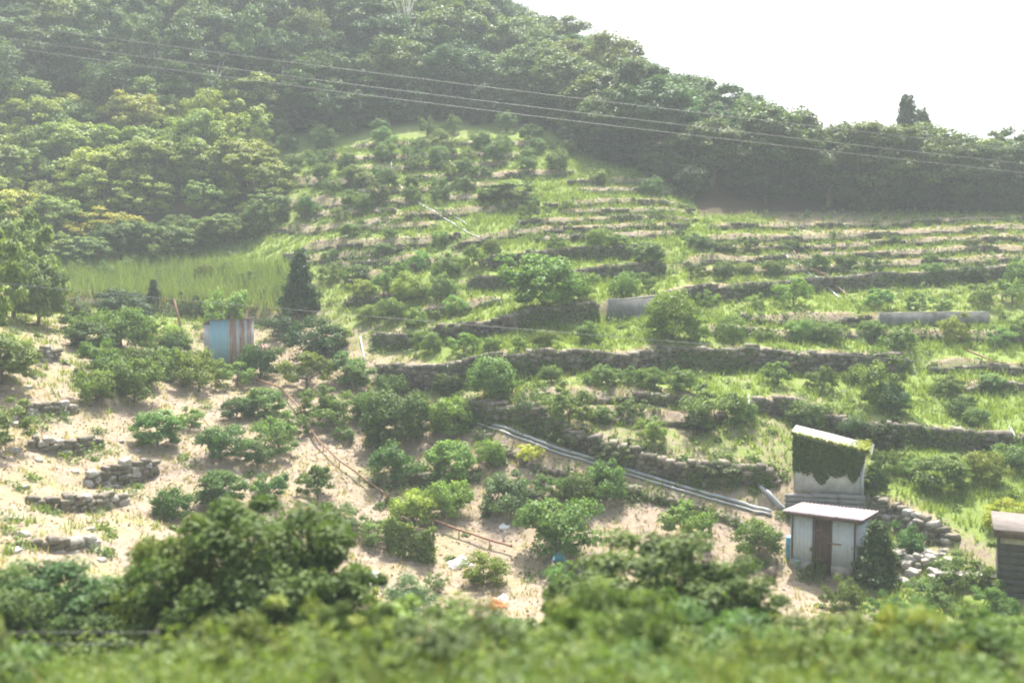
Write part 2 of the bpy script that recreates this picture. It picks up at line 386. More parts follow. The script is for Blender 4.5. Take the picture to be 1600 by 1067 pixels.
def resample(p, step):
    p = np.asarray(p, float); s = np.concatenate([[0], np.cumsum(np.hypot(*np.diff(p, axis=0).T))])
    m = max(3, int(s[-1] / step) + 1); q = np.linspace(0, s[-1], m)
    return np.column_stack([np.interp(q, s, p[:, k]) for k in range(p.shape[1])]), q
for kind, h, L, pix, words in WALLS:
    p3 = np.array([hit(u, v, fH, h / 2) for u, v in pix])
    p, s = resample(p3[:, :2], 0.35)
    # a wandering line instead of a ruled one
    k = np.ones(7) / 7
    if len(p) > 12:
        pp = np.column_stack([np.convolve(np.pad(p[:, i], 3, mode='edge'), k, 'valid') for i in (0, 1)]); p = pp
    if kind in ('rubble', 'earth', 'near'):
        nrm = np.gradient(p, axis=0); nrm = np.column_stack([-nrm[:, 1], nrm[:, 0]]); nrm /= np.linalg.norm(nrm, axis=1)[:, None] + 1e-9
        ph = rng.uniform(0, 6, 3)
        p = p + nrm * (0.18 * np.sin(s * 0.55 + ph[0]) + 0.12 * np.sin(s * 1.3 + ph[1]))[:, None]
    fade = np.clip(np.minimum(s, s[-1] - s) / (0.9 if kind in ('concrete', 'block') else 1.8) + (0.75 if kind in ('concrete', 'block') else 0.25), 0, 1)
    WL.append((kind, h, p, s, fade, words))
    R = 3.2 * L
    jx = (XS > p[:, 0].min() - R) & (XS < p[:, 0].max() + R); jy = (YS > p[:, 1].min() - R) & (YS < p[:, 1].max() + R)
    sub = np.ix_(jy, jx); q = np.column_stack([GX[sub].ravel(), GY[sub].ravel()])
    tang = np.gradient(p, axis=0)
    dz = np.zeros(len(q)); ed = np.zeros(len(q))
    for i in range(0, len(q), 8000):
        d2 = ((q[i:i + 8000, None] - p[None]) ** 2).sum(-1); kx = d2.argmin(1); d = np.sqrt(d2[np.arange(len(kx)), kx])
        rel = q[i:i + 8000] - p[kx]; tg = tang[kx]; sg = np.sign(tg[:, 0] * rel[:, 1] - tg[:, 1] * rel[:, 0])
        dz[i:i + 8000] = sg * h / 2 * np.exp(-d / L) * fade[kx]
        ed[i:i + 8000] = np.where(sg > 0, np.clip(1.7 - d / 0.55, 0, 1), np.clip(0.8 - d / 0.6, 0, 1) * 0.4) * fade[kx]
    Z[sub] += dz.reshape(Z[sub].shape); EDGE[sub] = np.maximum(EDGE[sub], ed.reshape(Z[sub].shape))
Z += 0.05 * np.sin(GX * 1.7 + np.sin(GY * 0.9) * 2) * np.sin(GY * 1.9 + np.sin(GX * 0.7)) * ((GY > 12) & (GY < 110))
fZ = sampler(Z)
def G(u, v): return hit(u, v, fZ)
def gz(x, y): return float(fZ(x, y))

# how grassy the ground is
GP = [(250, 570, .35), (400, 620, .12), (300, 760, .10), (600, 700, .12), (650, 800, .12), (800, 780, .15), (900, 830, .08), (700, 900, .15), (700, 960, .18), (1000, 800, .1), (1150, 820, .12), (1250, 940, .12),
      (100, 560, .35), (100, 700, .22), (150, 800, .3), (60, 850, .3), (200, 860, .3), (350, 740, .12), (480, 720, .08), (450, 540, .15), (560, 590, .2),
      (300, 450, .9), (150, 450, .55), (700, 550, .75), (900, 530, .95), (1000, 510, 1.0), (1200, 530, .95), (1400, 530, .95), (1550, 570, 1.), (900, 600, .65), (1100, 600, .75), (1300, 600, .7), (1500, 640, .95),
      (850, 650, .4), (1000, 660, .6), (1150, 700, .6), (1100, 680, .45), (1300, 700, .6), (1500, 740, .95), (1420, 770, .8), (1550, 800, .9), (1450, 870, .4), (1400, 940, .7), (1550, 960, .6),
      (600, 470, .75), (700, 420, .7), (800, 460, .75), (900, 440, .8), (1000, 440, .75), (1150, 460, .55), (1250, 480, .85), (1400, 460, .7), (1550, 450, .6), (1200, 410, .6), (1400, 400, .75), (1550, 370, .45), (1300, 355, .3),
      (550, 400, .7), (650, 360, .8), (750, 350, .95), (850, 340, 1.), (1000, 330, 1.), (1000, 370, .9), (1050, 300, .9), (900, 280, .9), (700, 300, .75), (550, 300, .65), (600, 240, .75), (800, 230, .8), (450, 350, .75), (500, 270, .75), (700, 260, .8), (700, 215, .7)]
gp = np.array([G(u, v)[:2] for u, v, g in GP]); gv = np.array([g[2] for g in GP])
GREEN = np.zeros(GX.size)
flat = np.column_stack([GX.ravel(), GY.ravel()])
for i in range(0, len(flat), 30000):
    d2 = ((flat[i:i + 30000, None] - gp[None]) ** 2).sum(-1); ww = 1 / (d2 + 4.0) ** 2
    GREEN[i:i + 30000] = (ww * gv).sum(1) / ww.sum(1)
GREEN = GREEN.reshape(GX.shape)
GREEN = np.where(GY < 27, np.clip((27 - GY) / 6, 0, 1) * 0.85 + GREEN * (1 - np.clip((27 - GY) / 6, 0, 1)), GREEN)
GREEN = GREEN * (1 - np.where(GY > 64, 0.85, 0.8) * EDGE)
PU, PV = proj(np.stack([GX, np.maximum(GY, 1), Z], -1))
FE_U = [-900, 0, 230, 300, 400, 424, 432, 560, 680, 850, 900, 1000, 1075, 1090, 1600, 2500]
FE_V = [395, 395, 395, 376, 352, 330, 212, 202, 190, 196, 238, 268, 296, 338, 328, 328]
def forest_edge(u): return np.interp(u, FE_U, FE_V)
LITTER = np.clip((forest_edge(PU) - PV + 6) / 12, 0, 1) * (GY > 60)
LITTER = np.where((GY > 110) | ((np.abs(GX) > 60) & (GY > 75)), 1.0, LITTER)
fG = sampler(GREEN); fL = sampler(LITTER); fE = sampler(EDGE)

nx, ny = len(XS), len(YS)
ii = (np.arange(ny - 1)[:, None] * nx + np.arange(nx - 1)[None]).ravel()
me = mesh_np('ground', np.column_stack([GX.ravel(), GY.ravel(), Z.ravel()]), np.stack([ii, ii + 1, ii + nx + 1, ii + nx], 1), None, True)
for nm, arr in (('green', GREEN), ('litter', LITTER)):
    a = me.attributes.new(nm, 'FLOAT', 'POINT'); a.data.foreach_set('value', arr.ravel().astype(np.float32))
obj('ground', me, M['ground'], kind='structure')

# haze: one even box of air round everything
hv = MB().box((-680, -680, -95), (680, 680, 75)).mesh('haze')
ho = obj('haze', hv, kind='stuff')
hm = bpy.data.materials.new('haze_air'); hm.use_nodes = True; hm.node_tree.nodes.clear()
pv = hm.node_tree.nodes.new('ShaderNodeVolumePrincipled'); oo = hm.node_tree.nodes.new('ShaderNodeOutputMaterial')
pv.inputs['Color'].default_value = (0.84, 0.92, 1.0, 1); pv.inputs['Density'].default_value = HAZE_DENSITY; pv.inputs['Anisotropy'].default_value = 0.1
hm.node_tree.links.new(pv.outputs[0], oo.inputs['Volume']); hv.materials.append(hm)

# ------------------------------------------------------------------ walls
def stone_mesh(k):
    r = np.random.default_rng(100 + k); import itertools
    g = np.array(list(itertools.product((-1, 0, 1), repeat=3)), float); g = g[(np.abs(g).sum(1) > 0)]
    v = []; idx = {}
    mb = MB()
    n = 4
    for ax in range(3):
        for sg in (-1, 1):
            a = np.linspace(-1, 1, n); A, B = np.meshgrid(a, a); P = np.zeros((n * n, 3)); P[:, ax] = sg; P[:, (ax + 1) % 3] = A.ravel(); P[:, (ax + 2) % 3] = B.ravel()
            q = np.arange(n * n).reshape(n, n); f = np.stack([q[:-1, :-1], q[:-1, 1:], q[1:, 1:], q[1:, :-1]], -1).reshape(-1, 4)
            if sg < 0: f = f[:, ::-1]
            mb.add(P, f)
    V = np.vstack(mb.v); l = np.linalg.norm(V, axis=1)[:, None]
    V = V * (0.30 + 0.75 / l)
    V = V + 0.10 * np.sin(V[:, [1, 2, 0]] * 2.3 + r.uniform(0, 6, 3)) + 0.06 * np.sin(V[:, [2, 0, 1]] * 4.1 + r.uniform(0, 6, 3))
    me = mesh_np('stone', V * 0.5, np.vstack(mb.f), np.full(len(V), r.uniform(0.2, 0.95)), False)
    me.materials.append(M['stone'] if k % 3 else M['palestone'])
    return me
STONES = [stone_mesh(k) for k in range(9)]
CAT = {'rubble': 'stone wall', 'concrete': 'concrete wall', 'earth': 'earth bank', 'block': 'block wall', 'near': 'stone wall'}
NAME = {'rubble': 'terrace_wall', 'concrete': 'concrete_wall', 'earth': 'earth_bank', 'block': 'block_wall', 'near': 'dry_stone_wall'}
M['earth'] = plain('bank_earth', (0.14, 0.095, 0.062), 1.0, 0.55, 2.5, bmp=1.0, bscale=6)
weed_spots = []
for kind, h, p, s, fade, words in WL:
    tg = np.gradient(p, axis=0); tg /= np.linalg.norm(tg, axis=1)[:, None]; nr = np.column_stack([-tg[:, 1], tg[:, 0]])
    zt = fZ(p[:, 0] + nr[:, 0] * 0.45, p[:, 1] + nr[:, 1] * 0.45); zb = fZ(p[:, 0] - nr[:, 0] * 0.5, p[:, 1] - nr[:, 1] * 0.5)
    mid = len(p) // 2; base = np.array([p[mid, 0], p[mid, 1], zb[mid]])
    t = thing(NAME[kind], words, CAT[kind], tuple(base), 0, 'terrace walls of the hillside' if kind == 'rubble' else None); t['kind'] = 'thing'
    def along(q): return (np.array([np.interp(q, s, p[:, 0]), np.interp(q, s, p[:, 1])]), np.array([np.interp(q, s, tg[:, 0]), np.interp(q, s, tg[:, 1])]), np.interp(q, s, zb), np.interp(q, s, zt), np.interp(q, s, fade))
    for q in np.arange(0, s[-1], 0.8):
        weed_spots.append((*along(q)[:2], kind))
    if kind == 'rubble':
        mb = MB(); q = 0.0
        zlo, zhi = zb.min(), zt.max()
        nrow = 0
        for row in range(int((h + 0.5) / 0.22) + 1):
            q = rng.uniform(0, 0.3)
            while q < s[-1]:
                wd = rng.uniform(0.14, 0.5); pt, tt, b, tp, fd = along(q + wd / 2)
                z0 = b - 0.12 + row * 0.22 + rng.uniform(-0.03, 0.03)
                if z0 < tp - 0.05 and fd > 0.3 and (h > 0.7 or row < 2 + (math.sin(q * 0.8 + p[0, 0] * 3) > 0.6)):
                    hh = rng.uniform(0.19, 0.26); a = math.atan2(tt[1], tt[0]) + rng.normal(0, 0.10); c, sn = math.cos(a), math.sin(a)
                    out = rng.uniform(-0.07, 0.07) - 0.03 * row
                    mb.box((-wd / 2, -0.30 - out * -1, 0), (wd / 2, 0.22, hh), 0.045, [[c, -sn, 0], [sn, c, 0], [0, 0, 1]], (pt[0] - base[0], pt[1] - base[1], z0 - base[2]), rng.uniform(0, 1) ** 1.3 + (0.15 if z0 + hh > tp else 0))
                q += wd * 0.97
        if mb.n: obj('stonework', mb.mesh('stonework'), M['stone'], t, kind='stuff')
    elif kind == 'near':
        q = 0.0
        for row in range(int((h + 0.3) / 0.2) + 1):
            q = rng.uniform(0, 0.4)
            while q < s[-1]:
                wd = rng.uniform(0.22, 0.5); pt, tt, b, tp, fd = along(min(q + wd / 2, s[-1])); z0 = b - 0.08 + row * 0.2
                if z0 < tp + 0.05 and fd > 0.3:
                    o = obj('stone', STONES[int(rng.integers(9))], None, t, (pt[0] - base[0] + rng.normal(0, .05), pt[1] - base[1] + rng.normal(0, .05), z0 + 0.1 - base[2]))
                    o.scale = (wd * 1.08, rng.uniform(0.35, 0.5), rng.uniform(0.2, 0.29)); o.rotation_euler = (rng.normal(0, .08), rng.normal(0, .08), math.atan2(tt[1], tt[0]) + rng.normal(0, .15))
                q += wd
    else:
        n = len(p); th = 0.35
        if kind == 'earth':
            rows = np.linspace(0, 1, 9); V = []
            for r in rows:
                off = -0.75 * (1 - r) ** 1.3 - 0.16 + 0.5 * max(0, r - 0.85) / 0.15
                V.append(np.column_stack([p[:, 0] + nr[:, 0] * off + 0.09 * np.sin(s * 2.1 + r * 5), p[:, 1] + nr[:, 1] * off + 0.09 * np.sin(s * 2.7 + r * 7), zb - 0.25 + (zt - zb + 0.28) * r]))
            V = np.array(V) + rng.normal(0, 0.06, (9, n, 3)); V = V.reshape(-1, 3) - base
            q = np.arange(9 * n).reshape(9, n); f = np.stack([q[:-1, :-1], q[:-1, 1:], q[1:, 1:], q[1:, :-1]], -1).reshape(-1, 4)
            obj('bank_face', mesh_np('bank_face', V, f, np.full(len(V), .5), True), M['earth'], t)
        else:
            mb = MB(); top = np.interp(s, [0, s[-1]], [zt[2], zt[-3]]) + 0.06
            seg = 0.9 if kind == 'block' else 3.2; cuts = np.linspace(0, s[-1], max(2, int(s[-1] / seg) + 1))
            for a0, a1 in zip(cuts[:-1], cuts[1:]):
                (pa, _, ba, _, _), (pb_, _, bb, _, _) = along(a0), along(a1); d = pb_ - pa; ln = np.hypot(*d); a = math.atan2(d[1], d[0]); c, sn = math.cos(a), math.sin(a)
                tz = (np.interp((a0 + a1) / 2, s, top)); bz = min(ba, bb) - 0.35; k = 0
                hgt = (tz - bz) if kind == 'concrete' else 0.2; z = bz
                while z < tz - 0.05:
                    m2 = MB().box((0.006, -0.42, 0), (ln - 0.006, -0.14, min(hgt, tz - z) - 0.008), 0.006, [[c, -sn, 0], [sn, c, 0], [0, 0, 1]])
                    obj('panel' if kind == 'concrete' else 'block', m2.mesh('panel'), M['concrete'], t, (pa[0] - base[0], pa[1] - base[1], z - base[2])); z += hgt
            if kind == 'concrete':
                cap = MB(); pz = np.column_stack([p[:, 0] - nr[:, 0] * .36, p[:, 1] - nr[:, 1] * .36, top + 0.0]) - base
                cap.tube(pz[::2], 0.06, 4); obj('coping', cap.mesh('coping'), M['concrete'], t)

# ------------------------------------------------------------------ plants
def leaves(cen, nrm, ln, wd, r, fold=0.25):
    """one folded four-cornered leaf per centre"""
    n = len(cen); nrm = nrm / (np.linalg.norm(nrm, axis=1)[:, None] + 1e-9)
    t = np.cross(nrm, r.normal(size=(n, 3))); t /= np.linalg.norm(t, axis=1)[:, None] + 1e-9
    b = np.cross(nrm, t); ln = np.broadcast_to(ln, (n,))[:, None]; wd = np.broadcast_to(wd, (n,))[:, None]
    v = np.stack([cen - t * ln / 2, cen + b * wd / 2 + nrm * wd * fold, cen + t * ln / 2 - nrm * ln * 0.12, cen - b * wd / 2 + nrm * wd * fold], 1)
    return v.reshape(-1, 3), np.arange(n * 4).reshape(n, 4)
def crown_mesh(name, seed, rx, rz, cz, nclump, cr, per, ln, wd, flat=0.6, low=-0.45, inner=0.25, up=0.7):
    r = np.random.default_rng(seed)
    # lobed envelope
    lob = r.normal(size=(5, 3)); lob /= np.linalg.norm(lob, axis=1)[:, None]; amp = r.uniform(-0.25, 0.42, 5)
    C = []
    tries = 0
    while len(C) < nclump and tries < nclump * 60:
        tries += 1
        d = r.normal(size=3); d /= np.linalg.norm(d)
        if d[2] < low: continue
        k = 1 + sum(a * max(0, d @ l) ** 2 for a, l in zip(amp, lob))
        rad = k * (r.uniform(0.35, 0.75) if r.random() < inner else r.uniform(0.74, 1.08))
        c = np.array([d[0] * rx * rad, d[1] * rx * rad, cz + d[2] * rz * rad])
        if any(np.sum((c - q) ** 2) < (cr * 0.62) ** 2 for q in C): continue
        C.append(c)
    C = np.array(C); n = len(C) * per
    ci = np.repeat(np.arange(len(C)), per)
    d = r.normal(size=(n, 3)); d /= np.linalg.norm(d, axis=1)[:, None]
    rad = r.uniform(0, 1, n) ** 0.45; sz = (r.uniform(0.65, 1.35, len(C)))[ci] * cr
    d[:, 2] = np.where(d[:, 2] < -0.2, d[:, 2] * 0.4, d[:, 2])
    off = d * (rad * sz)[:, None]; off[:, 2] *= flat
    off += r.normal(0, 0.05 * cr, off.shape)
    cen = C[ci] + off
    cc = np.array([0, 0, cz]); outw = cen - cc; outw /= np.linalg.norm(outw, axis=1)[:, None] + 1e-6
    nrm = d * 0.6 + outw * 0.4 + np.array([0, 0, up]) + r.normal(0, 0.45, (n, 3))
    L = ln * r.uniform(0.65, 1.3, n)
    v, f = leaves(cen, nrm, L, L * wd / ln, r)
    tone = np.clip(r.normal(0.42, 0.2, n) + (r.uniform(-0.22, 0.22, len(C)))[ci], 0, 1)
    return mesh_np(name, v, f, np.repeat(tone, 4)), C
def trunk_mesh(name, seed, h, r0, targets, sides=7, nl=6, fork=0.35):
    r = np.random.default_rng(seed + 999); mb = MB()
    top = np.array([r.normal(0, h * .06), r.normal(0, h * .06), h]); k = np.linspace(0, 1, 6)[:, None]
    pts = k * top + np.column_stack([np.sin(k[:, 0] * 5 + seed) * h * .02, np.cos(k[:, 0] * 4 + seed) * h * .02, np.zeros(6)]); pts[0, 2] = -0.25
    mb.tube(pts, np.linspace(r0 * 1.25, r0 * 0.5, 6), sides)
    if len(targets):
        sel = r.choice(len(targets), min(nl, len(targets)), replace=False)
        for s_ in sel:
            e = targets[s_]; a = pts[0] + (pts[-1] - pts[0]) * r.uniform(fork, 0.95); m = (a + e) / 2 + np.array([0, 0, 0.12 * np.linalg.norm(e - a)])
            q = np.linspace(0, 1, 5)[:, None]; bz = (1 - q) ** 2 * a + 2 * q * (1 - q) * m + q ** 2 * e
            mb.tube(bz, np.linspace(r0 * 0.5, r0 * 0.12, 5), 5)
    return mb.mesh(name, True)
class Kind:
    def __init__(s, name, crowns, trunks, width, height, bark): s.name, s.cr, s.tr, s.w, s.h, s.bark = name, crowns, trunks, width, height, bark
def make_kind(name, nvar, seed, rx, rz, cz, nclump, cr, per, ln, wd, th, tr, bark='bark', **kw):
    cs, ts, ws, hsz = [], [], [], []
    nl = kw.pop('nl', 6)
    for k in range(nvar):
        c, C = crown_mesh(name + '_crown', seed + k, rx * (0.9 + 0.2 * ((k * 37 % 10) / 10)), rz * (0.9 + 0.25 * ((k * 53 % 10) / 10)), cz, int(nclump * (1.0, 0.62, 0.82)[k % 3]), cr * (1.0, 0.92, 1.12)[k % 3], per, ln, wd, **kw)
        c.materials.append(M['leaf']); cs.append(c)
        t = trunk_mesh(name + '_trunk', seed + k, th, tr, C, nl=nl); t.materials.append(M[bark]); ts.append(t)
        co = np.empty(len(c.vertices) * 3, np.float32); c.vertices.foreach_get('co', co); co = co.reshape(-1, 3)
        ws.append(2 * np.percentile(np.hypot(co[:, 0], co[:, 1]), 93)); hsz.append(np.percentile(co[:, 2], 99))
    return Kind(name, cs, ts, ws, hsz, bark)
def plant(kind, name, label, cat, group, loc, width=None, height=None, color=(0.07, 0.12, 0.03), var=None, sink=0.06, jitter=0.2):
    k = int(rng.integers(len(kind.cr))) if var is None else var
    sx = width / kind.w[k] if width else height / kind.h[k]
    szz = height / kind.h[k] if height else sx * rng.uniform(0.9, 1.12)
    t = thing(name, label, cat, (loc[0], loc[1], loc[2] - sink), rng.uniform(0, 6.28), group); t.scale = (sx, sx, szz)
    c = obj('crown', kind.cr[k], None, t); obj('trunk', kind.tr[k], None, t)
    j = 1 + rng.normal(0, jitter); h = rng.normal(0, 0.10)
    c.color = (max(0.01, color[0] * j * (1 + h)), max(0.01, color[1] * j), max(0.005, color[2] * j * (1 - h)), 1)
    return t

CITRUS = make_kind('citrus', 9, 10, 1.15, 0.85, 0.98, 44, 0.36, 125, 0.14, 0.08, 0.7, 0.06, flat=0.85, low=-0.8, inner=0.3, up=0.5)
FOREST = make_kind('broadleaf', 8, 40, 2.9, 3.0, 4.3, 95, 0.74, 130, 0.30, 0.18, 4.2, 0.15, flat=0.78, low=-0.75, inner=0.2, up=0.55, nl=9)
FOREST2 = make_kind('oval_broadleaf', 5, 60, 2.3, 3.2, 4.4, 110, 0.55, 130, 0.22, 0.12, 5.0, 0.13, 'palebark', flat=1.0, low=-0.8, inner=0.2, up=0.4, nl=9)
LIGHTF = make_kind('light_broadleaf', 6, 70, 2.5, 2.1, 2.4, 90, 0.52, 130, 0.23, 0.14, 2.4, 0.12, flat=0.75, low=-0.85, inner=0.2, up=0.6)
BUSH0 = make_kind('bush', 3, 150, 0.9, 0.62, 0.62, 46, 0.24, 150, 0.085, 0.05, 0.4, 0.035, flat=0.75, low=-0.8, inner=0.25, up=0.5)
NEARB = make_kind('hedge_bush', 4, 90, 1.55, 1.4, 1.6, 130, 0.30, 210, 0.115, 0.055, 1.3, 0.07, flat=0.85, low=-0.85, inner=0.3, up=0.4, nl=10)

def cit(label, group, lst, col, name='citrus_tree', hf=0.74):
    for a in lst:
        u, v, wpx = a[:3]; p = G(u, v); wm = wpx * p[1] / F * 0.88
        plant(CITRUS, name, label, 'citrus tree', group, p, wm, wm * hf * rng.uniform(0.88, 1.2), tuple(c * 1.15 for c in (a[3] if len(a) > 3 else col)))
GREENC, DARKC, YELC, GREYC = (0.100, 0.165, 0.040), (0.042, 0.085, 0.026), (0.17, 0.22, 0.035), (0.10, 0.14, 0.062)
cit('leafy green citrus tree in the thicket beside the dry slope', 'citrus thicket left of the blue shed',
    [(140, 550, 78), (190, 545, 84), (243, 548, 78), (160, 592, 88), (215, 596, 92), (258, 588, 74), (150, 632, 74), (210, 628, 104), (120, 525, 60), (275, 560, 60)], (0.10, 0.165, 0.036))
cit('round citrus tree on bare soil in front of the blue shed', 'citrus trees round the blue shed',
    [(312, 612, 92), (370, 604, 64), (407, 592, 72), (480, 607, 92), (540, 590, 62), (556, 606, 62), (352, 515, 90), (300, 600, 60)], GREENC)
cit('dark green bushy citrus in the shade of the pointed conifer', 'dark citrus by the conifer', [(497, 562, 104, DARKC), (445, 530, 70, DARKC), (520, 545, 60, GREENC)], DARKC)
cit('rounded citrus tree on tan soil between the blue shed and low stone edges', 'citrus trees of the lower orchard',
    [(300, 668, 52), (413, 655, 74), (436, 708, 90), (524, 672, 86), (592, 712, 60), (402, 728, 72), (575, 655, 70), (655, 668, 76), (460, 680, 60), (540, 690, 40)], GREENC)
for lab, u, v, wp in [('bright citrus tree standing alone below the thicket', 246, 698, 86), ('citrus tree above the bend of the rusty monorail', 500, 655, 92), ('broad citrus tree in the middle of the lower orchard', 620, 694, 116), ('citrus tree at the upper end of the drainage pipes', 700, 684, 84), ('yellowish citrus tree on the soil beside the dry slope', 345, 718, 84),
                      ('wide low citrus tree on the stone edge beside the monorail', 615, 758, 108), ('citrus tree above the small stone edge', 705, 752, 84), ('small citrus tree left of the bright yellow shrub', 766, 728, 58), ('citrus tree behind the vine covered screen and yellow citrus', 705, 806, 78), ('citrus tree touching its round neighbour below the pipes', 906, 792, 76), ('round bright citrus tree against the rubble edge', 946, 778, 80),
                      ('broad spreading citrus tree shading the black mulch sheet', 870, 868, 146), ('citrus tree beside the crumpled white bag', 755, 912, 88), ('small citrus tree above the broad hedge tree', 876, 925, 66), ('citrus tree between broad hedge and drainage pipes', 1072, 846, 92), ('citrus tree left of the blue plastic drum', 1186, 870, 84)]:
    cit(lab, None, [(u, v, wp)], GREENC)
cit('compact dark green citrus bush beside the low stone edge', 'dark citrus bushes in a row', [(270, 812, 76), (345, 795, 92), (420, 786, 80), (496, 778, 68), (370, 655, 52, DARKC), (610, 628, 62, (0.05, 0.10, 0.022)), (850, 772, 54), (884, 778, 46)], (0.062, 0.125, 0.03))
cit('greyish loose citrus tree in the lower orchard', 'greyish citrus trees', [(540, 836, 86), (792, 800, 94), (830, 790, 50)], GREYC)
cit('yellow-green young citrus tree beside the vine covered screen', 'yellow-green citrus', [(645, 820, 92, (0.13, 0.19, 0.035)), (590, 850, 70, (0.14, 0.2, 0.04))], YELC)
cit('bright yellow leafed shrub beside the drainage channel', 'bright yellow shrub', [(826, 722, 52)], (0.42, 0.40, 0.05), 'yellow_shrub')
def citT(label, group, lst, col, name='citrus_tree', hf=0.72):
    cit(label, group, [(a[0], a[1], a[2] * (0.9 if a[2] < 90 else 1.03), *(a[3:])) for a in lst], tuple(c * k for c, k in zip(col, (1.12, 1.08, 1.1))), name, hf)
citT('citrus bush on the tread below the long dark wall', 'citrus on the tread below the dark wall',
    [(700, 614, 54), (770, 622, 90), (832, 652, 64, GREYC), (862, 597, 44), (940, 602, 62), (976, 602, 62), (1012, 607, 54), (1062, 612, 72), (1215, 602, 62), (1285, 612, 62), (1376, 634, 108), (1482, 617, 62), (1548, 612, 56), (1340, 600, 50)], (0.08, 0.135, 0.036))
citT('citrus bush on the weedy slope above the overgrown wall', 'citrus above the overgrown wall',
    [(890, 658, 92), (986, 652, 54), (1020, 692, 64), (1116, 668, 112), (1095, 676, 62), (1266, 668, 84), (1330, 690, 70, DARKC), (1384, 704, 84, DARKC), (1440, 694, 62), (1395, 645, 74), (1526, 664, 54), (1500, 652, 60), (1160, 664, 60), (940, 662, 44)], (0.082, 0.135, 0.04))
citT('citrus bush on the weedy ground beside the ivy shed', 'citrus beside the ivy shed', [(1386, 740, 60), (1470, 768, 92), (1532, 756, 84), (1580, 735, 80), (1425, 745, 50)], (0.10, 0.155, 0.045))
citT('citrus bush on the grassy tread above the long dark wall', 'citrus above the dark wall',
    [(576, 503, 52), (612, 505, 62), (650, 510, 48), (682, 502, 34), (670, 552, 60), (725, 552, 64), (770, 549, 34), (812, 547, 34), (852, 542, 42), (920, 537, 54), (1048, 533, 100), (1092, 532, 54), (1145, 533, 62), (1190, 533, 44), (1250, 535, 58), (1296, 537, 64), (1360, 533, 54), (1405, 547, 64), (1492, 537, 76), (1560, 542, 66), (1594, 530, 64)], GREENC)
citT('large bushy citrus with yellow-green shoots under a dark wall', 'large bushy citrus', [(850, 483, 124, (0.095, 0.16, 0.03))], GREENC)
citT('citrus bush on the treads above the concrete walls', 'citrus above the concrete walls',
    [(600, 463, 64), (642, 472, 84), (690, 467, 62), (712, 492, 54), (905, 470, 72), (972, 462, 62), (1004, 457, 54), (1240, 478, 74), (1150, 463, 44), (1182, 482, 44), (1372, 482, 58), (1430, 487, 54), (1472, 490, 44), (1532, 478, 64), (1582, 473, 66), (1596, 445, 62), (1456, 432, 42), (1526, 446, 54, DARKC), (565, 470, 50), (1100, 480, 50)], GREENC)
citT('small citrus bush on the stepped right slope', 'citrus on the right slope',
    [(1090, 437, 42), (1130, 437, 44), (1162, 432, 42), (1210, 432, 48), (1276, 427, 48), (1320, 422, 42), (1366, 427, 46), (1452, 412, 34), (1086, 387, 42), (1140, 397, 42), (1240, 396, 42), (1172, 391, 40), (1110, 392, 40), (1400, 384, 30), (1520, 384, 30)], (0.075, 0.125, 0.036))
citT('small citrus bush on the middle grassy terraces', 'citrus on the middle terraces',
    [(740, 417, 52), (700, 432, 62), (792, 422, 46), (832, 421, 38), (936, 387, 52), (1012, 412, 68), (966, 391, 40), (620, 440, 50), (560, 440, 50), (515, 440, 50), (520, 410, 40), (600, 400, 40), (655, 420, 46), (770, 395, 38), (870, 395, 40), (690, 385, 40), (545, 372, 44), (610, 372, 30), (885, 330, 34), (830, 330, 36)], GREENC)
up = []
for v, u0, u1, step, keep in [(346, 425, 560, 48, .8), (336, 420, 600, 46, .8), (318, 430, 700, 46, .85), (300, 420, 730, 44, .92), (284, 410, 830, 46, .92), (268, 400, 870, 46, .92), (252, 400, 900, 46, .9), (238, 390, 890, 46, .9), (224, 380, 870, 46, .85), (210, 400, 850, 46, .8),
                              (316, 720, 760, 40, 1), (288, 860, 1000, 60, .8), (305, 920, 1080, 80, .6), (345, 730, 1060, 90, .35)]:
    u = u0 + rng.uniform(0, 20)
    while u < u1:
        if rng.random() < keep * 0.85: up.append((u, v + rng.uniform(-5, 5), rng.uniform(34, 50)))
        u += step * rng.uniform(0.8, 1.2)
up1 = [a for a in up if a[1] < 234]; up2 = [a for a in up if a[1] >= 234 and a[0] < 630]; up3 = [a for a in up if a[1] >= 234 and 630 <= a[0] < 860]; up4 = [a for a in up if a[1] >= 234 and a[0] >= 860]
for lab_, lst_ in (('dark green citrus bush in the topmost rows just below the hill wood', up1), ('dark green citrus bush in the packed rows left of the pale hose', up2), ('dark green citrus bush in the rows right of the pale hose', up3), ('dark green citrus bush on bright grass steps near the right-hand wood', up4)):
  citT(lab_, lab_.replace('bush', 'bushes'), lst_, (0.080, 0.130, 0.040), hf=0.78)
p = G(790, 312); plant(LIGHTF, 'round_shrub', 'pale round sprawling shrub among the upper citrus rows', 'shrub', None, p, 85 * p[1] / F, 1.3, (0.12, 0.17, 0.05))

# woods
wood = []
yy = 70.0
sp = 4.6
for j in range(22):
    for i in range(30):
        x = -62 + i * sp + (j % 2) * sp / 2 + rng.uniform(-1.3, 1.3); y = 76 + j * sp * 0.92 + rng.uniform(-1.2, 1.2)
        z = gz(x, y); u, v = proj([x, y, z])
        if u < -150 or u > 1760 or y > 150: continue
        e = forest_edge(u)
        if (v > e - 2) if u < 1095 else (y < 81.0): continue
        top = v - 8.0 / y * F
        if u < 800 and top < -330: continue
        wood.append((x, y, z, float(u), float(v)))
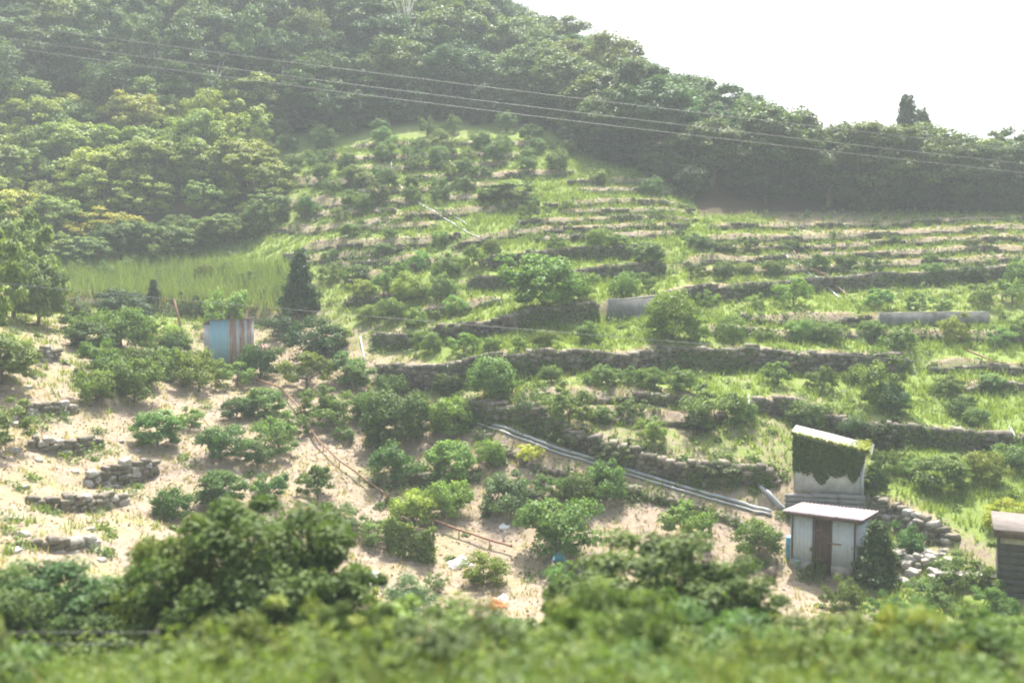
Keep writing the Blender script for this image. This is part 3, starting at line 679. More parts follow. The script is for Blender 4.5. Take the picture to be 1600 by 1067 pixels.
# leave out the trees that everything in front would hide or that stand behind the crest
keep = []
for x, y, z, u, v in wood:
    if u > 1090 and y > 99: continue
    if u <= 1090 and u > 830 and y > 128: continue
    keep.append((x, y, z, u, v))
def near_any(x, y, pts, r): return any((x - a) ** 2 + (y - b) ** 2 < r * r for a, b in pts)
for x, y, z, u, v in keep:
    if u < 430 and v > 205 - max(0, (u - 300)) * 0.2:
        front = v > 330
        h = rng.uniform(4.2, 5.6) if not front else rng.uniform(2.6, 3.6); tn_ = int(rng.integers(3)); cw = ('mid green', 'bright green', 'yellow-green')[tn_]
        plant(LIGHTF, 'broadleaf_tree', cw + (' low tree between the tall grass and sunlit tree mass' if front else ' sunlit tree in the mass above the tall grass'), 'tree', cw + (' low trees along the tall grass' if front else ' sunlit trees on the left slope'),
              (x, y, z), rng.uniform(6.0, 7.6) if not front else rng.uniform(4.5, 5.5), h, ((0.16, 0.225, 0.062), (0.21, 0.28, 0.065), (0.26, 0.305, 0.07))[tn_], jitter=0.05)
    elif u > 1075 and (v > 290 or u > 1230):
        plant(FOREST, 'broadleaf_tree', 'tall broadleaf tree with bare trunk in the front rank of the right-hand wood' if y < 87 else 'broadleaf tree in the back ranks of the right-hand wood against the sky', 'tree', 'front trees of the right-hand wood' if y < 87 else 'back trees of the right-hand wood', (x, y, z), rng.uniform(6.5, 8.2), rng.uniform(5.8, 7.4) * (1.0 if u > 1180 else 0.9), (0.085, 0.125, 0.042))
    else:
        ridge = (u > 780 and v < 190) or u > 1000
        edge = v > forest_edge(u) - 45
        tone_ = int(rng.integers(3)); cw = ('dark blue-green', 'mid green', 'lighter yellowish green')[tone_]; cc_ = ((0.056, 0.105, 0.042), (0.078, 0.130, 0.046), (0.115, 0.162, 0.052))[tone_]
        zone = 'on the falling ridge against the white sky' if ridge else ('at the foot of the hill wood above the upper citrus' if edge else ('round the pale leafless tree on the hill' if 520 < u < 760 and y < 118 else ('on the hill behind the sunlit light-green trees' if u < 440 else 'high in the middle of the wooded hill')))
        plant(FOREST2 if rng.random() < 0.4 else FOREST, 'broadleaf_tree', cw + ' broadleaf tree ' + zone, 'tree', cw + ' trees ' + zone, (x, y, z), rng.uniform(6.0, 8.6), (rng.uniform(6.6, 9.2) if not ridge else rng.uniform(5.6, 7.2)) if not edge else rng.uniform(5.6, 7.4), cc_, jitter=0.05)

# right-hand wood is closed: a second and third rank of trees and low brush under them
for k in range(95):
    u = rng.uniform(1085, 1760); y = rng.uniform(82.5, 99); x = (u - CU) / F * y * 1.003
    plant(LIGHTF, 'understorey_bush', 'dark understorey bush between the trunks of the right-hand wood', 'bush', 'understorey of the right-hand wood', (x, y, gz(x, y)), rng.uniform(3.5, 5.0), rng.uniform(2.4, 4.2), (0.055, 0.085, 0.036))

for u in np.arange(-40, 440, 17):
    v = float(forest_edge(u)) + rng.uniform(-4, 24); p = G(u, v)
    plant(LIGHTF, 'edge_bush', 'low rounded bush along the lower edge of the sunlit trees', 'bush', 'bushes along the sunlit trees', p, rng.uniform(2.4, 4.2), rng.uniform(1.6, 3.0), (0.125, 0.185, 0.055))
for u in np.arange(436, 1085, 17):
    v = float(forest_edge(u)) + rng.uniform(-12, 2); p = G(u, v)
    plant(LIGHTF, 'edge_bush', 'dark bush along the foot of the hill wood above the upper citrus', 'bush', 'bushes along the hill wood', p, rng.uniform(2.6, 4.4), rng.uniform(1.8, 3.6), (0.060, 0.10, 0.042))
for k in range(54):
    x = rng.uniform(-9, 9); y = rng.uniform(8.6, 13.5)
    g_ = ((0.115, 0.17, 0.045), (0.085, 0.135, 0.04), (0.15, 0.19, 0.05))[k % 3]
    plant(BUSH0, 'bank_bush', ('light green', 'dark green', 'yellowish green')[k % 3] + ' low weedy bush on the top of the railway bank', 'bush', ('light green', 'dark green', 'yellowish green')[k % 3] + ' bank bushes', (x, y, gz(x, y)), rng.uniform(1.0, 2.2), rng.uniform(0.55, 1.15) * (1.0 if y > 10 else 0.62), g_, jitter=0.22)

# ---- single plants
def cone_kind(name, seed, h, r0, n, ln, wd, per=26):
    r = np.random.default_rng(seed); k = r.uniform(0, 1, n) ** 1.35; rad = r0 * (1 - k) ** 0.85 * r.uniform(0.45, 1.05, n) + 0.04; a = r.uniform(0, 6.283, n); rad = rad * (1 + 0.28 * np.sin(a * 2 + k * 9) + 0.22 * np.sin(k * 23 + a * 3))
    C = np.column_stack([rad * np.cos(a), rad * np.sin(a), 0.12 * h + k * 0.9 * h]); ci = np.repeat(np.arange(n), per)
    cen = C[ci] + r.normal(0, 1, (n * per, 3)) * np.array([0.13, 0.13, 0.10]) * r0
    outw = np.column_stack([np.cos(a), np.sin(a), np.full(n, 0.7)])[ci]
    v, f = leaves(cen, outw + r.normal(0, .5, cen.shape), ln * r.uniform(.7, 1.3, len(cen)), wd, r)
    c = mesh_np(name + '_crown', v, f, np.repeat(np.clip(r.normal(.4, .2, len(cen)), 0, 1), 4)); c.materials.append(M['leaf'])
    t = trunk_mesh(name + '_trunk', seed, h * 0.9, r0 * 0.09, C[:0]); t.materials.append(M['bark'])
    return Kind(name, [c], [t], [2 * r0], [h], 'bark')
CONE = cone_kind('conifer', 5, 3.6, 0.85, 330, 0.22, 0.10)
FEATHER_K = make_kind('feathery', 2, 130, 0.75, 0.7, 0.75, 60, 0.22, 130, 0.16, 0.022, 0.3, 0.03, flat=1.0, low=-0.9, inner=0.4, up=0.3)
BUSH = BUSH0
def px_plant(kind, name, label, cat, u, v, wpx, hpx, color, group=None, **kw):
    p = G(u, v); s_ = p[1] / F
    return plant(kind, name, label, cat, group, p, wpx * s_, hpx * s_, color, jitter=0.03, **kw)
px_plant(CONE, 'conifer', 'dark pointed conifer at the end of the tall grass', 'conifer', 470, 492, 54, 96, (0.045, 0.09, 0.034))
px_plant(CONE, 'conifer', 'slim dark conifer sapling on the bank left of the shed', 'conifer', 241, 478, 24, 40, (0.05, 0.085, 0.035))
px_plant(CONE, 'conifer', 'dark conical shrub standing against the mauve roofed shed', 'conifer', 1368, 912, 66, 98, (0.055, 0.095, 0.03))
for u, y, h in ((1408, 93, 9.6), (1432, 95, 8.9)):
    x = (u - CU) / F * y; plant(CONE, 'conifer', 'pointed conifer top rising above the right-hand wood', 'conifer', 'conifers in the right-hand wood', (x, y, gz(x, y)), 3.2, h, (0.05, 0.08, 0.036))
for a in [('dark_bush', 'dark bluish bush on the bank under the tall grass', 190, 497, 90, 46, (0.05, 0.085, 0.04)), ('dark_bush', 'small dark bush beside the leaning rusty pole', 300, 496, 40, 40, (0.055, 0.09, 0.04)), ('dark_bush', 'dark bush between the sapling conifer and dry slope', 120, 500, 60, 40, (0.07, 0.11, 0.045)),
          ('round_bush', 'clipped round bush in front of the mauve roofed shed', 1318, 952, 62, 56, (0.105, 0.15, 0.045)), ('wide_bush', 'wide leafy bush between the stone heap and dark shed', 1508, 915, 122, 68, (0.10, 0.165, 0.045)),
          ('leafy_bush', 'bright leafy bush right of the mauve roofed shed', 1412, 872, 74, 58, (0.08, 0.15, 0.04)), ('small_shrub', 'slim shrub growing by the dark shed door', 1274, 908, 34, 52, (0.075, 0.13, 0.035)),
          ('yellow_shrub', 'yellow-green shrub behind the dark shed roof', 1574, 826, 80, 46, (0.26, 0.31, 0.04)), ('yellow_plant', 'yellowing plant beside the white sheets', 572, 945, 46, 34, (0.26, 0.29, 0.05)), ('yellow_plant', 'yellow-green weed under the feathery shrub', 575, 1000, 50, 36, (0.24, 0.28, 0.05)),
          ('low_crop', 'low spreading leafy crop on the bare patch', 782, 995, 110, 38, (0.11, 0.17, 0.075)), ('leafy_plant', 'bright green leafy plants near the drainage pipes', 1092, 830, 50, 40, (0.14, 0.21, 0.05)), ('leafy_bush', 'green bush beside the path below the shed', 1390, 968, 60, 46, (0.10, 0.17, 0.045)),
          ('leafy_bush', 'bush in front of the grey plank table', 1450, 950, 80, 44, (0.11, 0.18, 0.05)), ('leafy_bush', 'bush at the foot of the dark shed', 1555, 965, 66, 50, (0.11, 0.19, 0.05)), ('dark_bush', 'overhanging dark brush on the overgrown wall', 890, 694, 74, 36, (0.055, 0.085, 0.035)), ('dark_bush', 'low brush trailing over the overgrown wall', 960, 716, 74, 30, (0.065, 0.095, 0.04)),
          ('dark_bush', 'brush on the bank above the curved hose', 1120, 742, 90, 26, (0.07, 0.10, 0.04)), ('dark_bush', 'dark bush between ivy shed and citrus', 1368, 772, 40, 60, (0.055, 0.09, 0.03))]:
    px_plant(BUSH, a[0], a[1], 'bush', *a[2:])
for u, v in ((120, 432), (165, 440), (205, 425), (262, 436), (318, 440), (352, 428), (395, 446), (425, 462), (140, 455), (285, 456)): px_plant(BUSH, 'field_bush', 'small bush growing in the tall grass field', 'bush', u, v, rng.uniform(24, 46), rng.uniform(18, 34), (0.11, 0.165, 0.055), 'bushes in the tall grass')
px_plant(FEATHER_K, 'feathery_shrub', 'blue-green feathery shrub on the bare garden patch', 'shrub', 635, 985, 92, 92, (0.15, 0.215, 0.125))
px_plant(FEATHER_K, 'feathery_shrub', 'small feathery clump behind the larger feathery shrub', 'shrub', 680, 922, 40, 30, (0.13, 0.20, 0.10))
# tree at the left edge of the view
for u, v, w_, h_, lab in [(22, 500, 150, 175, 'yellow-green tree spreading over the top of the dry slope'), (-30, 560, 150, 210, 'yellow-green tree at the side of the dry slope'), (62, 512, 90, 110, 'small yellow-green tree beside the dark bank bushes'), (5, 600, 110, 80, 'low yellow-green bush on the dry slope'), (-20, 700, 120, 90, 'low bush beside the bleached stones')]:
    px_plant(LIGHTF, 'broadleaf_tree', lab, 'tree', u, v, w_, h_, (0.15, 0.20, 0.06))
# hedge on the railway bank
for u, y, top, wpx, col, lab in [(405, 16.0, 792, 330, (0.075, 0.115, 0.022), 'tall olive-green hedge tree rising from the railway bank'), (300, 17.0, 815, 230, (0.10, 0.15, 0.03), 'yellowish green bush left of the tall hedge tree'), (500, 17.0, 835, 240, (0.075, 0.125, 0.035), 'dark leaved bush right of the tall hedge tree'),
                                (1010, 17.0, 838, 320, (0.088, 0.135, 0.042), 'broad green hedge tree on the railway bank'), (1110, 16.0, 880, 220, (0.075, 0.12, 0.032), 'dark bush at the side of the broad hedge tree'), (905, 18.5, 895, 180, (0.085, 0.14, 0.04), 'bush between the bare garden and broad hedge tree'),
                                (60, 18.0, 880, 260, (0.07, 0.125, 0.034), 'low dense bush at the foot of the dry slope'), (190, 17.5, 905, 220, (0.075, 0.13, 0.036), 'low bush above the wire fence'), (-60, 16, 890, 240, (0.075, 0.13, 0.036), 'low bush at the end of the wire fence'),
                                (1190, 15.5, 965, 160, (0.105, 0.17, 0.045), 'low green bush beside the dry grass patch'), (1330, 14.5, 985, 210, (0.11, 0.175, 0.05), 'low weedy bush below the round bush'), (1480, 14.0, 975, 200, (0.12, 0.185, 0.055), 'low weedy bush below the plank table'), (1610, 14.0, 965, 170, (0.12, 0.19, 0.05), 'low weedy bush below the dark shed'), (700, 15, 1015, 180, (0.12, 0.185, 0.05), 'low weeds below the feathery shrub'), (600, 14.5, 1015, 150, (0.12, 0.17, 0.04), 'low weeds between hedge trees')]:
    q = at(u, top, y); x = q[0]; g = gz(x, y); hh = max(0.7, q[2] - g)
    plant(NEARB, 'hedge_tree' if 'tree' in lab and 'left' not in lab and 'right' not in lab and 'side' not in lab and 'between' not in lab else 'hedge_bush', lab, 'bush', None, (x, y, g), wpx * y / F, hh, col, jitter=0.02)
# pale dead tree in the hill wood
x, y = at(637, 110, 108)[:2]; t = thing('bare_tree', 'pale leafless tree standing in the hill wood', 'tree', (x, y, gz(x, y)))
r_ = np.random.default_rng(3); tg_ = np.column_stack([r_.uniform(-1.8, 1.8, 16), r_.uniform(-1.2, 1.2, 16), r_.uniform(6.5, 10.5, 16)])
obj('trunk', trunk_mesh('bare_trunk', 3, 8.5, 0.17, tg_, nl=16, fork=0.55), M['palebark'], t)

# ---- grass and weeds, too many to count
def blades(n_try, box, prob, hmin, hmax, wmin, wmax, name, material, tuft=7, lean=0.35, spread=0.10, sel=None):
    x = rng.uniform(box[0], box[1], n_try); y = rng.uniform(box[2], box[3], n_try)
    pu, pvv = proj(np.column_stack([x, y, fZ(x, y)])); ok = (pu > -260) & (pu < 1860) & (rng.uniform(0, 1, n_try) < prob(x, y))
    if sel is not None: ok &= sel(pu, pvv)
    x, y = x[ok], y[ok]; th = rng.uniform(0.6, 1.15, len(x))
    x = np.repeat(x, tuft) + rng.normal(0, spread, len(x) * tuft); y = np.repeat(y, tuft) + rng.normal(0, spread, len(y) * tuft); th = np.repeat(th, tuft)
    n = len(x); z = fZ(x, y) - 0.03; h = rng.uniform(hmin, hmax, n) * th; a = rng.uniform(0, 6.283, n); wd = rng.uniform(wmin, wmax, n)
    la = rng.uniform(0, 6.283, n); ll = h * rng.uniform(0.05, lean, n) * 1.6
    v = np.empty((n, 3, 3)); v[:, 0] = np.column_stack([x - np.cos(a) * wd, y - np.sin(a) * wd, z]); v[:, 1] = np.column_stack([x + np.cos(a) * wd, y + np.sin(a) * wd, z]); v[:, 2] = np.column_stack([x + np.cos(la) * ll, y + np.sin(la) * ll, z + h])
    tone = np.repeat(np.clip(rng.normal(0.45, 0.25, n), 0, 1), 3)
    o = obj(name, mesh_np(name, v.reshape(-1, 3), np.arange(n * 3).reshape(n, 3), tone), material); o['kind'] = 'stuff'
    return o
patch = lambda x, y: 0.5 + 0.5 * np.sin(x * 0.9 + 2 * np.sin(y * 0.6)) * np.sin(y * 1.1 + 1.5 * np.sin(x * 0.5))
o = blades(120000, (-50, 56, 27, 92), lambda x, y: np.clip(fG(x, y) * 1.15 - 0.25, 0, 1) * (0.35 + 0.65 * patch(x, y)) * (1 - fL(x, y)), 0.18, 0.5, 0.025, 0.05, 'grass', M['grass']); tag(o, 'green grass covering the terrace treads', 'grass')
o = blades(90000, (-50, 56, 27, 92), lambda x, y: np.clip(0.75 - fG(x, y), 0, 0.7) * (0.2 + 0.8 * patch(y, x)) * (1 - fL(x, y)) * 0.7 + 0.3 * fE(x, y) * (1 - fL(x, y)), 0.08, 0.3, 0.02, 0.04, 'dry_grass', M['dry']); tag(o, 'dry straw grass on the bare soil and wall tops', 'dry grass')
o = blades(26000, (-42, -8, 60, 82), lambda x, y: 0.25 + 0.75 * patch(x * .8, y * 1.3), 0.4, 1.5, 0.02, 0.045, 'tall_grass', M['reed'], 6, 0.35, 0.2, lambda u, v: (u > 85) & (u < 455) & (v > 418 - 0.0 * u) & (v < 462 + (u - 85) * 0.085)); tag(o, 'stand of tall green grass above the blue shed', 'tall grass')
o = blades(9000, (-42, -8, 60, 82), lambda x, y: np.full(x.shape, 0.7), 0.3, 0.8, 0.03, 0.05, 'straw', M['dry'], 6, 0.3, 0.15, lambda u, v: (u > 85) & (u < 455) & (v > 455) & (v < 470 + (u - 85) * 0.085)); tag(o, 'straw coloured stems at the foot of the tall grass', 'straw')
o = blades(30000, (-13, 13, 6.2, 17), lambda x, y: 0.25 + 0.75 * patch(x * 2.3, y * 2.3), 0.15, 0.62, 0.005, 0.011, 'bank_grass', M['bankgrass'], 6, 0.7, 0.10); tag(o, 'weedy grass along the top of the railway bank', 'grass')
o = blades(9000, (-13, 13, 6.2, 17), lambda x, y: 1 - patch(x * 1.9, y * 2.3), 0.25, 0.75, 0.005, 0.010, 'bank_straw', M['dry'], 2, 0.7, 0.12); tag(o, 'straw coloured stems among the railway bank weeds', 'dry grass')

def weeds(spots, name, material, per, ln, wd):
    sp = np.array(spots); n = len(sp); ci = np.repeat(np.arange(n), per); d = rng.normal(size=(n * per, 3)); d /= np.linalg.norm(d, axis=1)[:, None]
    r = sp[:, 2][ci]; off = d * (rng.uniform(0, 1, n * per) ** 0.5 * r)[:, None]; off[:, 2] = np.abs(off[:, 2]) * sp[:, 3][ci]
    xy = sp[:, :2][ci] + off[:, :2]; cen = np.column_stack([xy, fZ(xy[:, 0], xy[:, 1]) + off[:, 2]])
    L = ln * rng.uniform(0.6, 1.4, n * per); v, f = leaves(cen, d * 0.5 + np.array([0, 0, 0.8]) + rng.normal(0, .4, d.shape), L, L * wd / ln, rng)
    tone = np.clip(rng.normal(0.4, 0.2, n * per) + rng.uniform(-.3, .35, n)[ci], 0, 1)
    o = obj(name, mesh_np(name, v, f, np.repeat(tone, 4)), material); o['kind'] = 'stuff'; return o
sp = []
for pt, tt, kind in weed_spots:
    nrm_ = np.array([-tt[1], tt[0]]); dn = rng.uniform(0.45, 0.9) if rng.random() < 0.7 else -rng.uniform(0.0, 0.4)
    if rng.random() < (0.8 if pt[1] > 47 else 0.5):
        q = pt - nrm_ * dn; sp.append((q[0], q[1], rng.uniform(0.25, 0.65), rng.uniform(0.6, 1.1)))
bkp = [w_ for w_ in WL if 'overgrown' in w_[5]][0][2]
for q in bkp[::1]:
    for _ in range(2):
        sp.append((q[0] + rng.normal(0, .3), q[1] + rng.uniform(-0.5, 0.8), rng.uniform(0.2, 0.5), rng.uniform(0.8, 1.3)))
c = 0
while c < 1700:
    x = rng.uniform(-45, 55); y = rng.uniform(30, 92); 
    if rng.random() < float(fG(x, y)) * 0.8 and float(fL(x, y)) < 0.3:
        sp.append((x, y, rng.uniform(0.2, 0.6), rng.uniform(0.4, 0.9))); c += 1
fc, fn = [], []
for kind, h, p, s_, fade, words in WL:
    if kind != 'rubble': continue
    tg = np.gradient(p, axis=0); tg /= np.linalg.norm(tg, axis=1)[:, None]; nr = np.column_stack([-tg[:, 1], tg[:, 0]])
    zt = fZ(p[:, 0] + nr[:, 0] * 0.45, p[:, 1] + nr[:, 1] * 0.45); zb = fZ(p[:, 0] - nr[:, 0] * 0.5, p[:, 1] - nr[:, 1] * 0.5)
    n = int(s_[-1] * (120 if h > 0.7 else 50)); q = rng.uniform(0, s_[-1], n); k = rng.uniform(0, 1, n)
    mask = np.sin(q * 0.55 + p[0, 1]) + 0.7 * np.sin(q * 1.7 + p[0, 0]) + 0.5 * np.sin(q * 4.3) > rng.normal(-0.15 if h > 0.7 else 0.1, 0.3, n) + (0.5 - k) * 0.9
    q, k = q[mask], k[mask]; px_, py_ = np.interp(q, s_, p[:, 0]), np.interp(q, s_, p[:, 1]); nx_, ny_ = np.interp(q, s_, nr[:, 0]), np.interp(q, s_, nr[:, 1])
    z_ = np.interp(q, s_, zb) + (np.interp(q, s_, zt) - np.interp(q, s_, zb) + 0.12) * k; o_ = -0.36 - np.abs(rng.normal(0, .09, len(q))) + 0.25 * (k > 0.9)
    fc.append(np.column_stack([px_ + nx_ * o_, py_ + ny_ * o_, z_])); fn.append(np.column_stack([-nx_, -ny_, np.full(len(q), 0.6)]))
fc, fn = np.vstack(fc), np.vstack(fn); L = rng.uniform(0.10, 0.22, len(fc)); v1, f1 = leaves(fc, fn + rng.normal(0, .4, fn.shape), L, L * .6, rng)
o_ = obj('wall_creeper', mesh_np('wall_creeper', v1, f1, np.repeat(np.clip(rng.normal(.45, .22, len(fc)), 0, 1), 4)), M['weed']); o_['kind'] = 'stuff'; tag(o_, 'creepers and weeds hanging over the stone walls', 'creeper')
# clods and leaf litter on the bare soil
n = 60000; x = rng.uniform(-32, 28, n); y = rng.uniform(28, 66, n); ok = (rng.uniform(0, 1, n) < np.clip(0.6 - fG(x, y), 0, 1) * 0.9); x, y = x[ok], y[ok]; L = rng.uniform(.05, .16, len(x))
v1, f1 = leaves(np.column_stack([x, y, fZ(x, y) + .02]), np.array([0, 0, 1.0]) + rng.normal(0, .45, (len(x), 3)), L, L * .7, rng); o_ = obj('leaf_litter', mesh_np('leaf_litter', v1, f1, np.repeat(rng.uniform(0, 1, len(x)), 4)), M['litter']); o_['kind'] = 'stuff'; tag(o_, 'fallen leaves and clods scattered on the orchard soil', 'leaf litter')
o = weeds(sp, 'undergrowth', M['weed'], 75, 0.13, 0.075); tag(o, 'leafy weeds growing on the treads and along wall feet', 'weeds')
for nm, mt_, cnt, lab in (('bank_weeds', 'bankgrass', 300, 'light green leafy weeds on the railway bank'), ('bank_undergrowth', 'weed', 420, 'darker leafy undergrowth on the railway bank')):
    sp = [(rng.uniform(-12, 12), 7.2 + 8 * rng.uniform(0, 1) ** 1.3, rng.uniform(0.2, 0.55), rng.uniform(0.9, 2.0)) for _ in range(cnt)]
    o = weeds(sp, nm, M[mt_], 190, 0.075, 0.034); tag(o, lab, 'weeds')

# ------------------------------------------------------------------ sheds
def tin(name, col, rustc=(0.33, 0.15, 0.075), lo=0.55, hi=0.7, rough=0.55, streak=True):
    m, nt, b, out = mat(name); tc = nt.nodes.new('ShaderNodeTexCoord'); mp = nt.nodes.new('ShaderNodeMapping'); mp.inputs['Scale'].default_value = (5, 5, 0.6) if streak else (2, 2, 2)
    nt.links.new(tc.outputs['Object'], mp.inputs[0]); n = N(nt, 'ShaderNodeTexNoise', Scale=1.6, Detail=8, Roughness=0.7); nt.links.new(mp.outputs[0], n.inputs['Vector'])
    f = ramp(nt, n.outputs['Fac'], [(lo, (0, 0, 0)), (hi, (1, 1, 1))]); base = ramp(nt, noise(nt, 3, 6, .7), [(0.3, tuple(c * .78 for c in col)), (0.7, col)])
    nt.links.new(mixc(nt, base, rustc, f), b.inputs['Base Color']); b.inputs['Roughness'].default_value = rough; return m
M['bluetin'] = tin('blue_tin', (0.22, 0.40, 0.47), (0.30, 0.33, 0.33), lo=0.5, hi=0.75); M['rusttin'] = tin('rusted_tin', (0.40, 0.385, 0.37), (0.24, 0.135, 0.085), lo=0.36, hi=0.52); M['greytin'] = tin('grey_tin', (0.40, 0.405, 0.41), (0.26, 0.16, 0.11), lo=0.54, hi=0.75)
M['paletin'] = tin('pale_tin', (0.42, 0.46, 0.50), (0.24, 0.19, 0.15), lo=0.56, hi=0.82); M['mauve'] = tin('mauve_roof', (0.40, 0.325, 0.345), (0.28, 0.19, 0.17), 0.5, 0.75, 0.5, False); M['white'] = plain('white_board', (0.56, 0.555, 0.54), 0.85, 0.45, 1.6)
M['brown'] = plain('brown_wood', (0.10, 0.062, 0.05), 0.85, 0.5, 4, bmp=.4); M['darkboard'] = plain('tarred_board', (0.075, 0.072, 0.07), 0.9, 0.5, 3, bmp=.4); M['pinks'] = plain('pink_sheet', (0.52, 0.29, 0.30), 0.7, .25, 3)
M['blueplastic'] = plain('blue_plastic', (0.10, 0.33, 0.50), 0.45, .2, 3); M['cyan'] = plain('pale_blue_plastic', (0.40, 0.62, 0.68), 0.45, .2, 3); M['whitep'] = plain('white_plastic', (0.80, 0.80, 0.80), 0.5, .12, 4); M['orange'] = plain('orange_plastic', (0.75, 0.28, 0.13), 0.6, .2, 4); M['greyboard'] = plain('weathered_board', (0.40, 0.37, 0.33), 0.9, .4, 4); M['blacksheet'] = plain('black_sheet', (0.05, 0.055, 0.06), 0.6, .4, 3)
M['brownroof'] = plain('brown_roof_felt', (0.19, 0.165, 0.15), 0.9, 0.4, 2.5, bmp=.4)
def root_at(name, label, cat, u, v, ang, foot):
    p = G(u, v); c, s_ = math.cos(ang), math.sin(ang)
    zs = [gz(p[0] + c * a - s_ * b, p[1] + s_ * a + c * b) for a, b in foot]
    return thing(name, label, cat, (p[0], p[1], min(zs) * 0.6 + max(zs) * 0.4 if max(zs) - min(zs) < 0.8 else min(zs) + 0.35), ang)
def sheet(parent, name, material, w, h, waves, amp, mtx):
    me = MB().corr(w, h, waves, amp).mesh(name, False); me.transform(mtx); return obj(name, me, material, parent)
def bx(parent, name, material, lo, hi, mtx=None, jit=0.0):
    me = MB().box(lo, hi, jit).mesh(name)
    if mtx is not None: me.transform(mtx)
    return obj(name, me, material, parent)
T, RX, RY, RZ = Matrix.Translation, (lambda a: Matrix.Rotation(a, 4, 'X')), (lambda a: Matrix.Rotation(a, 4, 'Y')), (lambda a: Matrix.Rotation(a, 4, 'Z'))
FOOTL = [(0, 0), (-2.5, 0), (-2.5, 2.1), (0, 2.1)]
# mauve roofed shed (origin: its corner nearest the rails, front runs to local -x)
sh = root_at('tin_shed', 'pale tin shed with mauve sloping roof and dark open doorway', 'shed', 1338, 908, math.radians(-32), FOOTL)
sheet(sh, 'wall_sheet', M['paletin'], 0.92, 2.35, 9, 0.012, T((-2.5, 0, -0.4))); sheet(sh, 'wall_sheet', M['paletin'], 0.99, 2.35, 10, 0.012, T((-0.99, 0, -0.4)))
sheet(sh, 'wall_sheet', M['paletin'], 2.1, 2.25, 20, 0.012, T((0, 0.02, -0.4)) @ RZ(math.pi / 2)); sheet(sh, 'wall_sheet', M['paletin'], 2.1, 2.25, 20, 0.012, T((-2.5, 0.02, -0.4)) @ RZ(math.pi / 2)); sheet(sh, 'wall_sheet', M['paletin'], 2.5, 2.15, 24, 0.012, T((-2.5, 2.12, -0.4)))
for k in (-2.42, -1.62, -0.95, -0.09): bx(sh, 'frame_post', M['brown'], (k - .03, -.045, -.3), (k + .03, -.016, 1.9))
bx(sh, 'base_board', M['greyboard'], (-2.5, -.05, -.3), (-1.66, -.017, .12), None, .004); bx(sh, 'base_board', M['greyboard'], (-.92, -.05, -.3), (-.13, -.017, .10), None, .004)
d = bx(sh, 'door', M['brown'], (-1.57, 0.03, -0.1), (-1.0, 0.07, 1.78)); d['label'] = 'dark brown wooden door'
for k in range(4): bx(d, 'board', M['brown'], (-1.565 + k * 0.142, 0.012, -0.08), (-1.565 + k * 0.142 + 0.134, 0.028, 1.76))
for k in (.25, 1.35): bx(d, 'hinge', M['rust'], (-1.6, .0, k), (-1.35, .011, k + .05))
bx(sh, 'lintel', M['brown'], (-1.6, -0.03, 1.78), (-0.97, 0.05, 1.93)); bx(sh, 'latch_bar', M['rust'], (-1.02, -0.05, 0.92), (-0.58, -0.02, 0.97))
for k, w_ in enumerate((0.98, 0.98, 0.98)): sheet(sh, 'roof_sheet', M['mauve'], w_ + 0.05, 2.75, 7, 0.02, T((-2.75 + k * 0.98, -0.32 - 0.02 * (k % 2), 2.03 + k * 0.006)) @ RX(-math.pi / 2 - math.radians(4.5)) @ Matrix.Scale(1, 4))
bx(sh, 'fascia', M['brown'], (-2.72, -0.30, 1.90), (0.17, -0.27, 1.99)); bx(sh, 'fascia', M['brown'], (0.14, -0.26, 1.84), (0.165, 2.36, 1.93), T((0, 0, 2.0)) @ RX(math.radians(-4)) @ T((0, 0, -2.0)))
# ivy shed (origin: left front corner)
iv = root_at('ivy_shed', 'white shed smothered in ivy under a steep pale roof', 'shed', 1240, 768, math.radians(-22), [(0, 0), (2.9, 0), (2.9, 2.0), (0, 2.0)])
def quad_wall(parent, name, material, pts, th):
    a = np.array(pts, float); n = np.cross(a[1] - a[0], a[2] - a[0]); n = n / np.linalg.norm(n) * th
    return obj(name, MB().add(np.vstack([a, a + n]), MB.BF).mesh(name), material, parent)
HL, HR, W_, D_ = 2.05, 1.5, 2.75, 2.0
quad_wall(iv, 'wall', M['white'], [(0, 0, -.5), (W_, 0, -.5), (W_, 0, HR), (0, 0, HL)], -0.06); quad_wall(iv, 'wall', M['white'], [(W_ + .004, 0.0, -.5), (W_ + .004, D_, -.5), (W_ + .004, D_, HR), (W_ + .004, 0.0, HR)], -0.06)
quad_wall(iv, 'wall', M['white'], [(-.004, D_, -.5), (-.004, 0, -.5), (-.004, 0, HL), (-.004, D_, HL)], -0.06); quad_wall(iv, 'wall', M['white'], [(W_, D_, -.5), (0, D_, -.5), (0, D_, HL), (W_, D_, HR)], -0.06)
bx(iv, 'corner_post', M['paletin'], (W_ - 0.07, -0.05, -0.5), (W_ + 0.05, -0.004, HR - 0.02))
sl_ = math.atan2(HL - HR, W_); mt = T((-0.2, -0.2, HL + 0.11)) @ RY(sl_)
for k in range(3):
    me_ = MB().corr(0.88, 3.35, 8, 0.014).mesh('roof_sheet'); me_.transform(mt @ T((0, k * 0.85, 0.004 * k)) @ Matrix(((0, 0, 1, 0), (1, 0, 0, 0), (0, 1, 0, 0), (0, 0, 0, 1)))); obj('roof_sheet', me_, M['greytin'], iv)
r_ = np.random.default_rng(21); n = 5200; x = r_.uniform(-.05, W_ + .05, n); top_ = HL - (HL - HR) * x / W_ + 0.1
lowb = 0.36 + 0.20 * np.sin(x * 4.2) + 0.12 * np.sin(x * 9 + 1) + np.where(x > 2.35, (x - 2.35) * 1.9, 0); z = lowb + (top_ - lowb) * r_.uniform(0, 1, n) ** 0.8
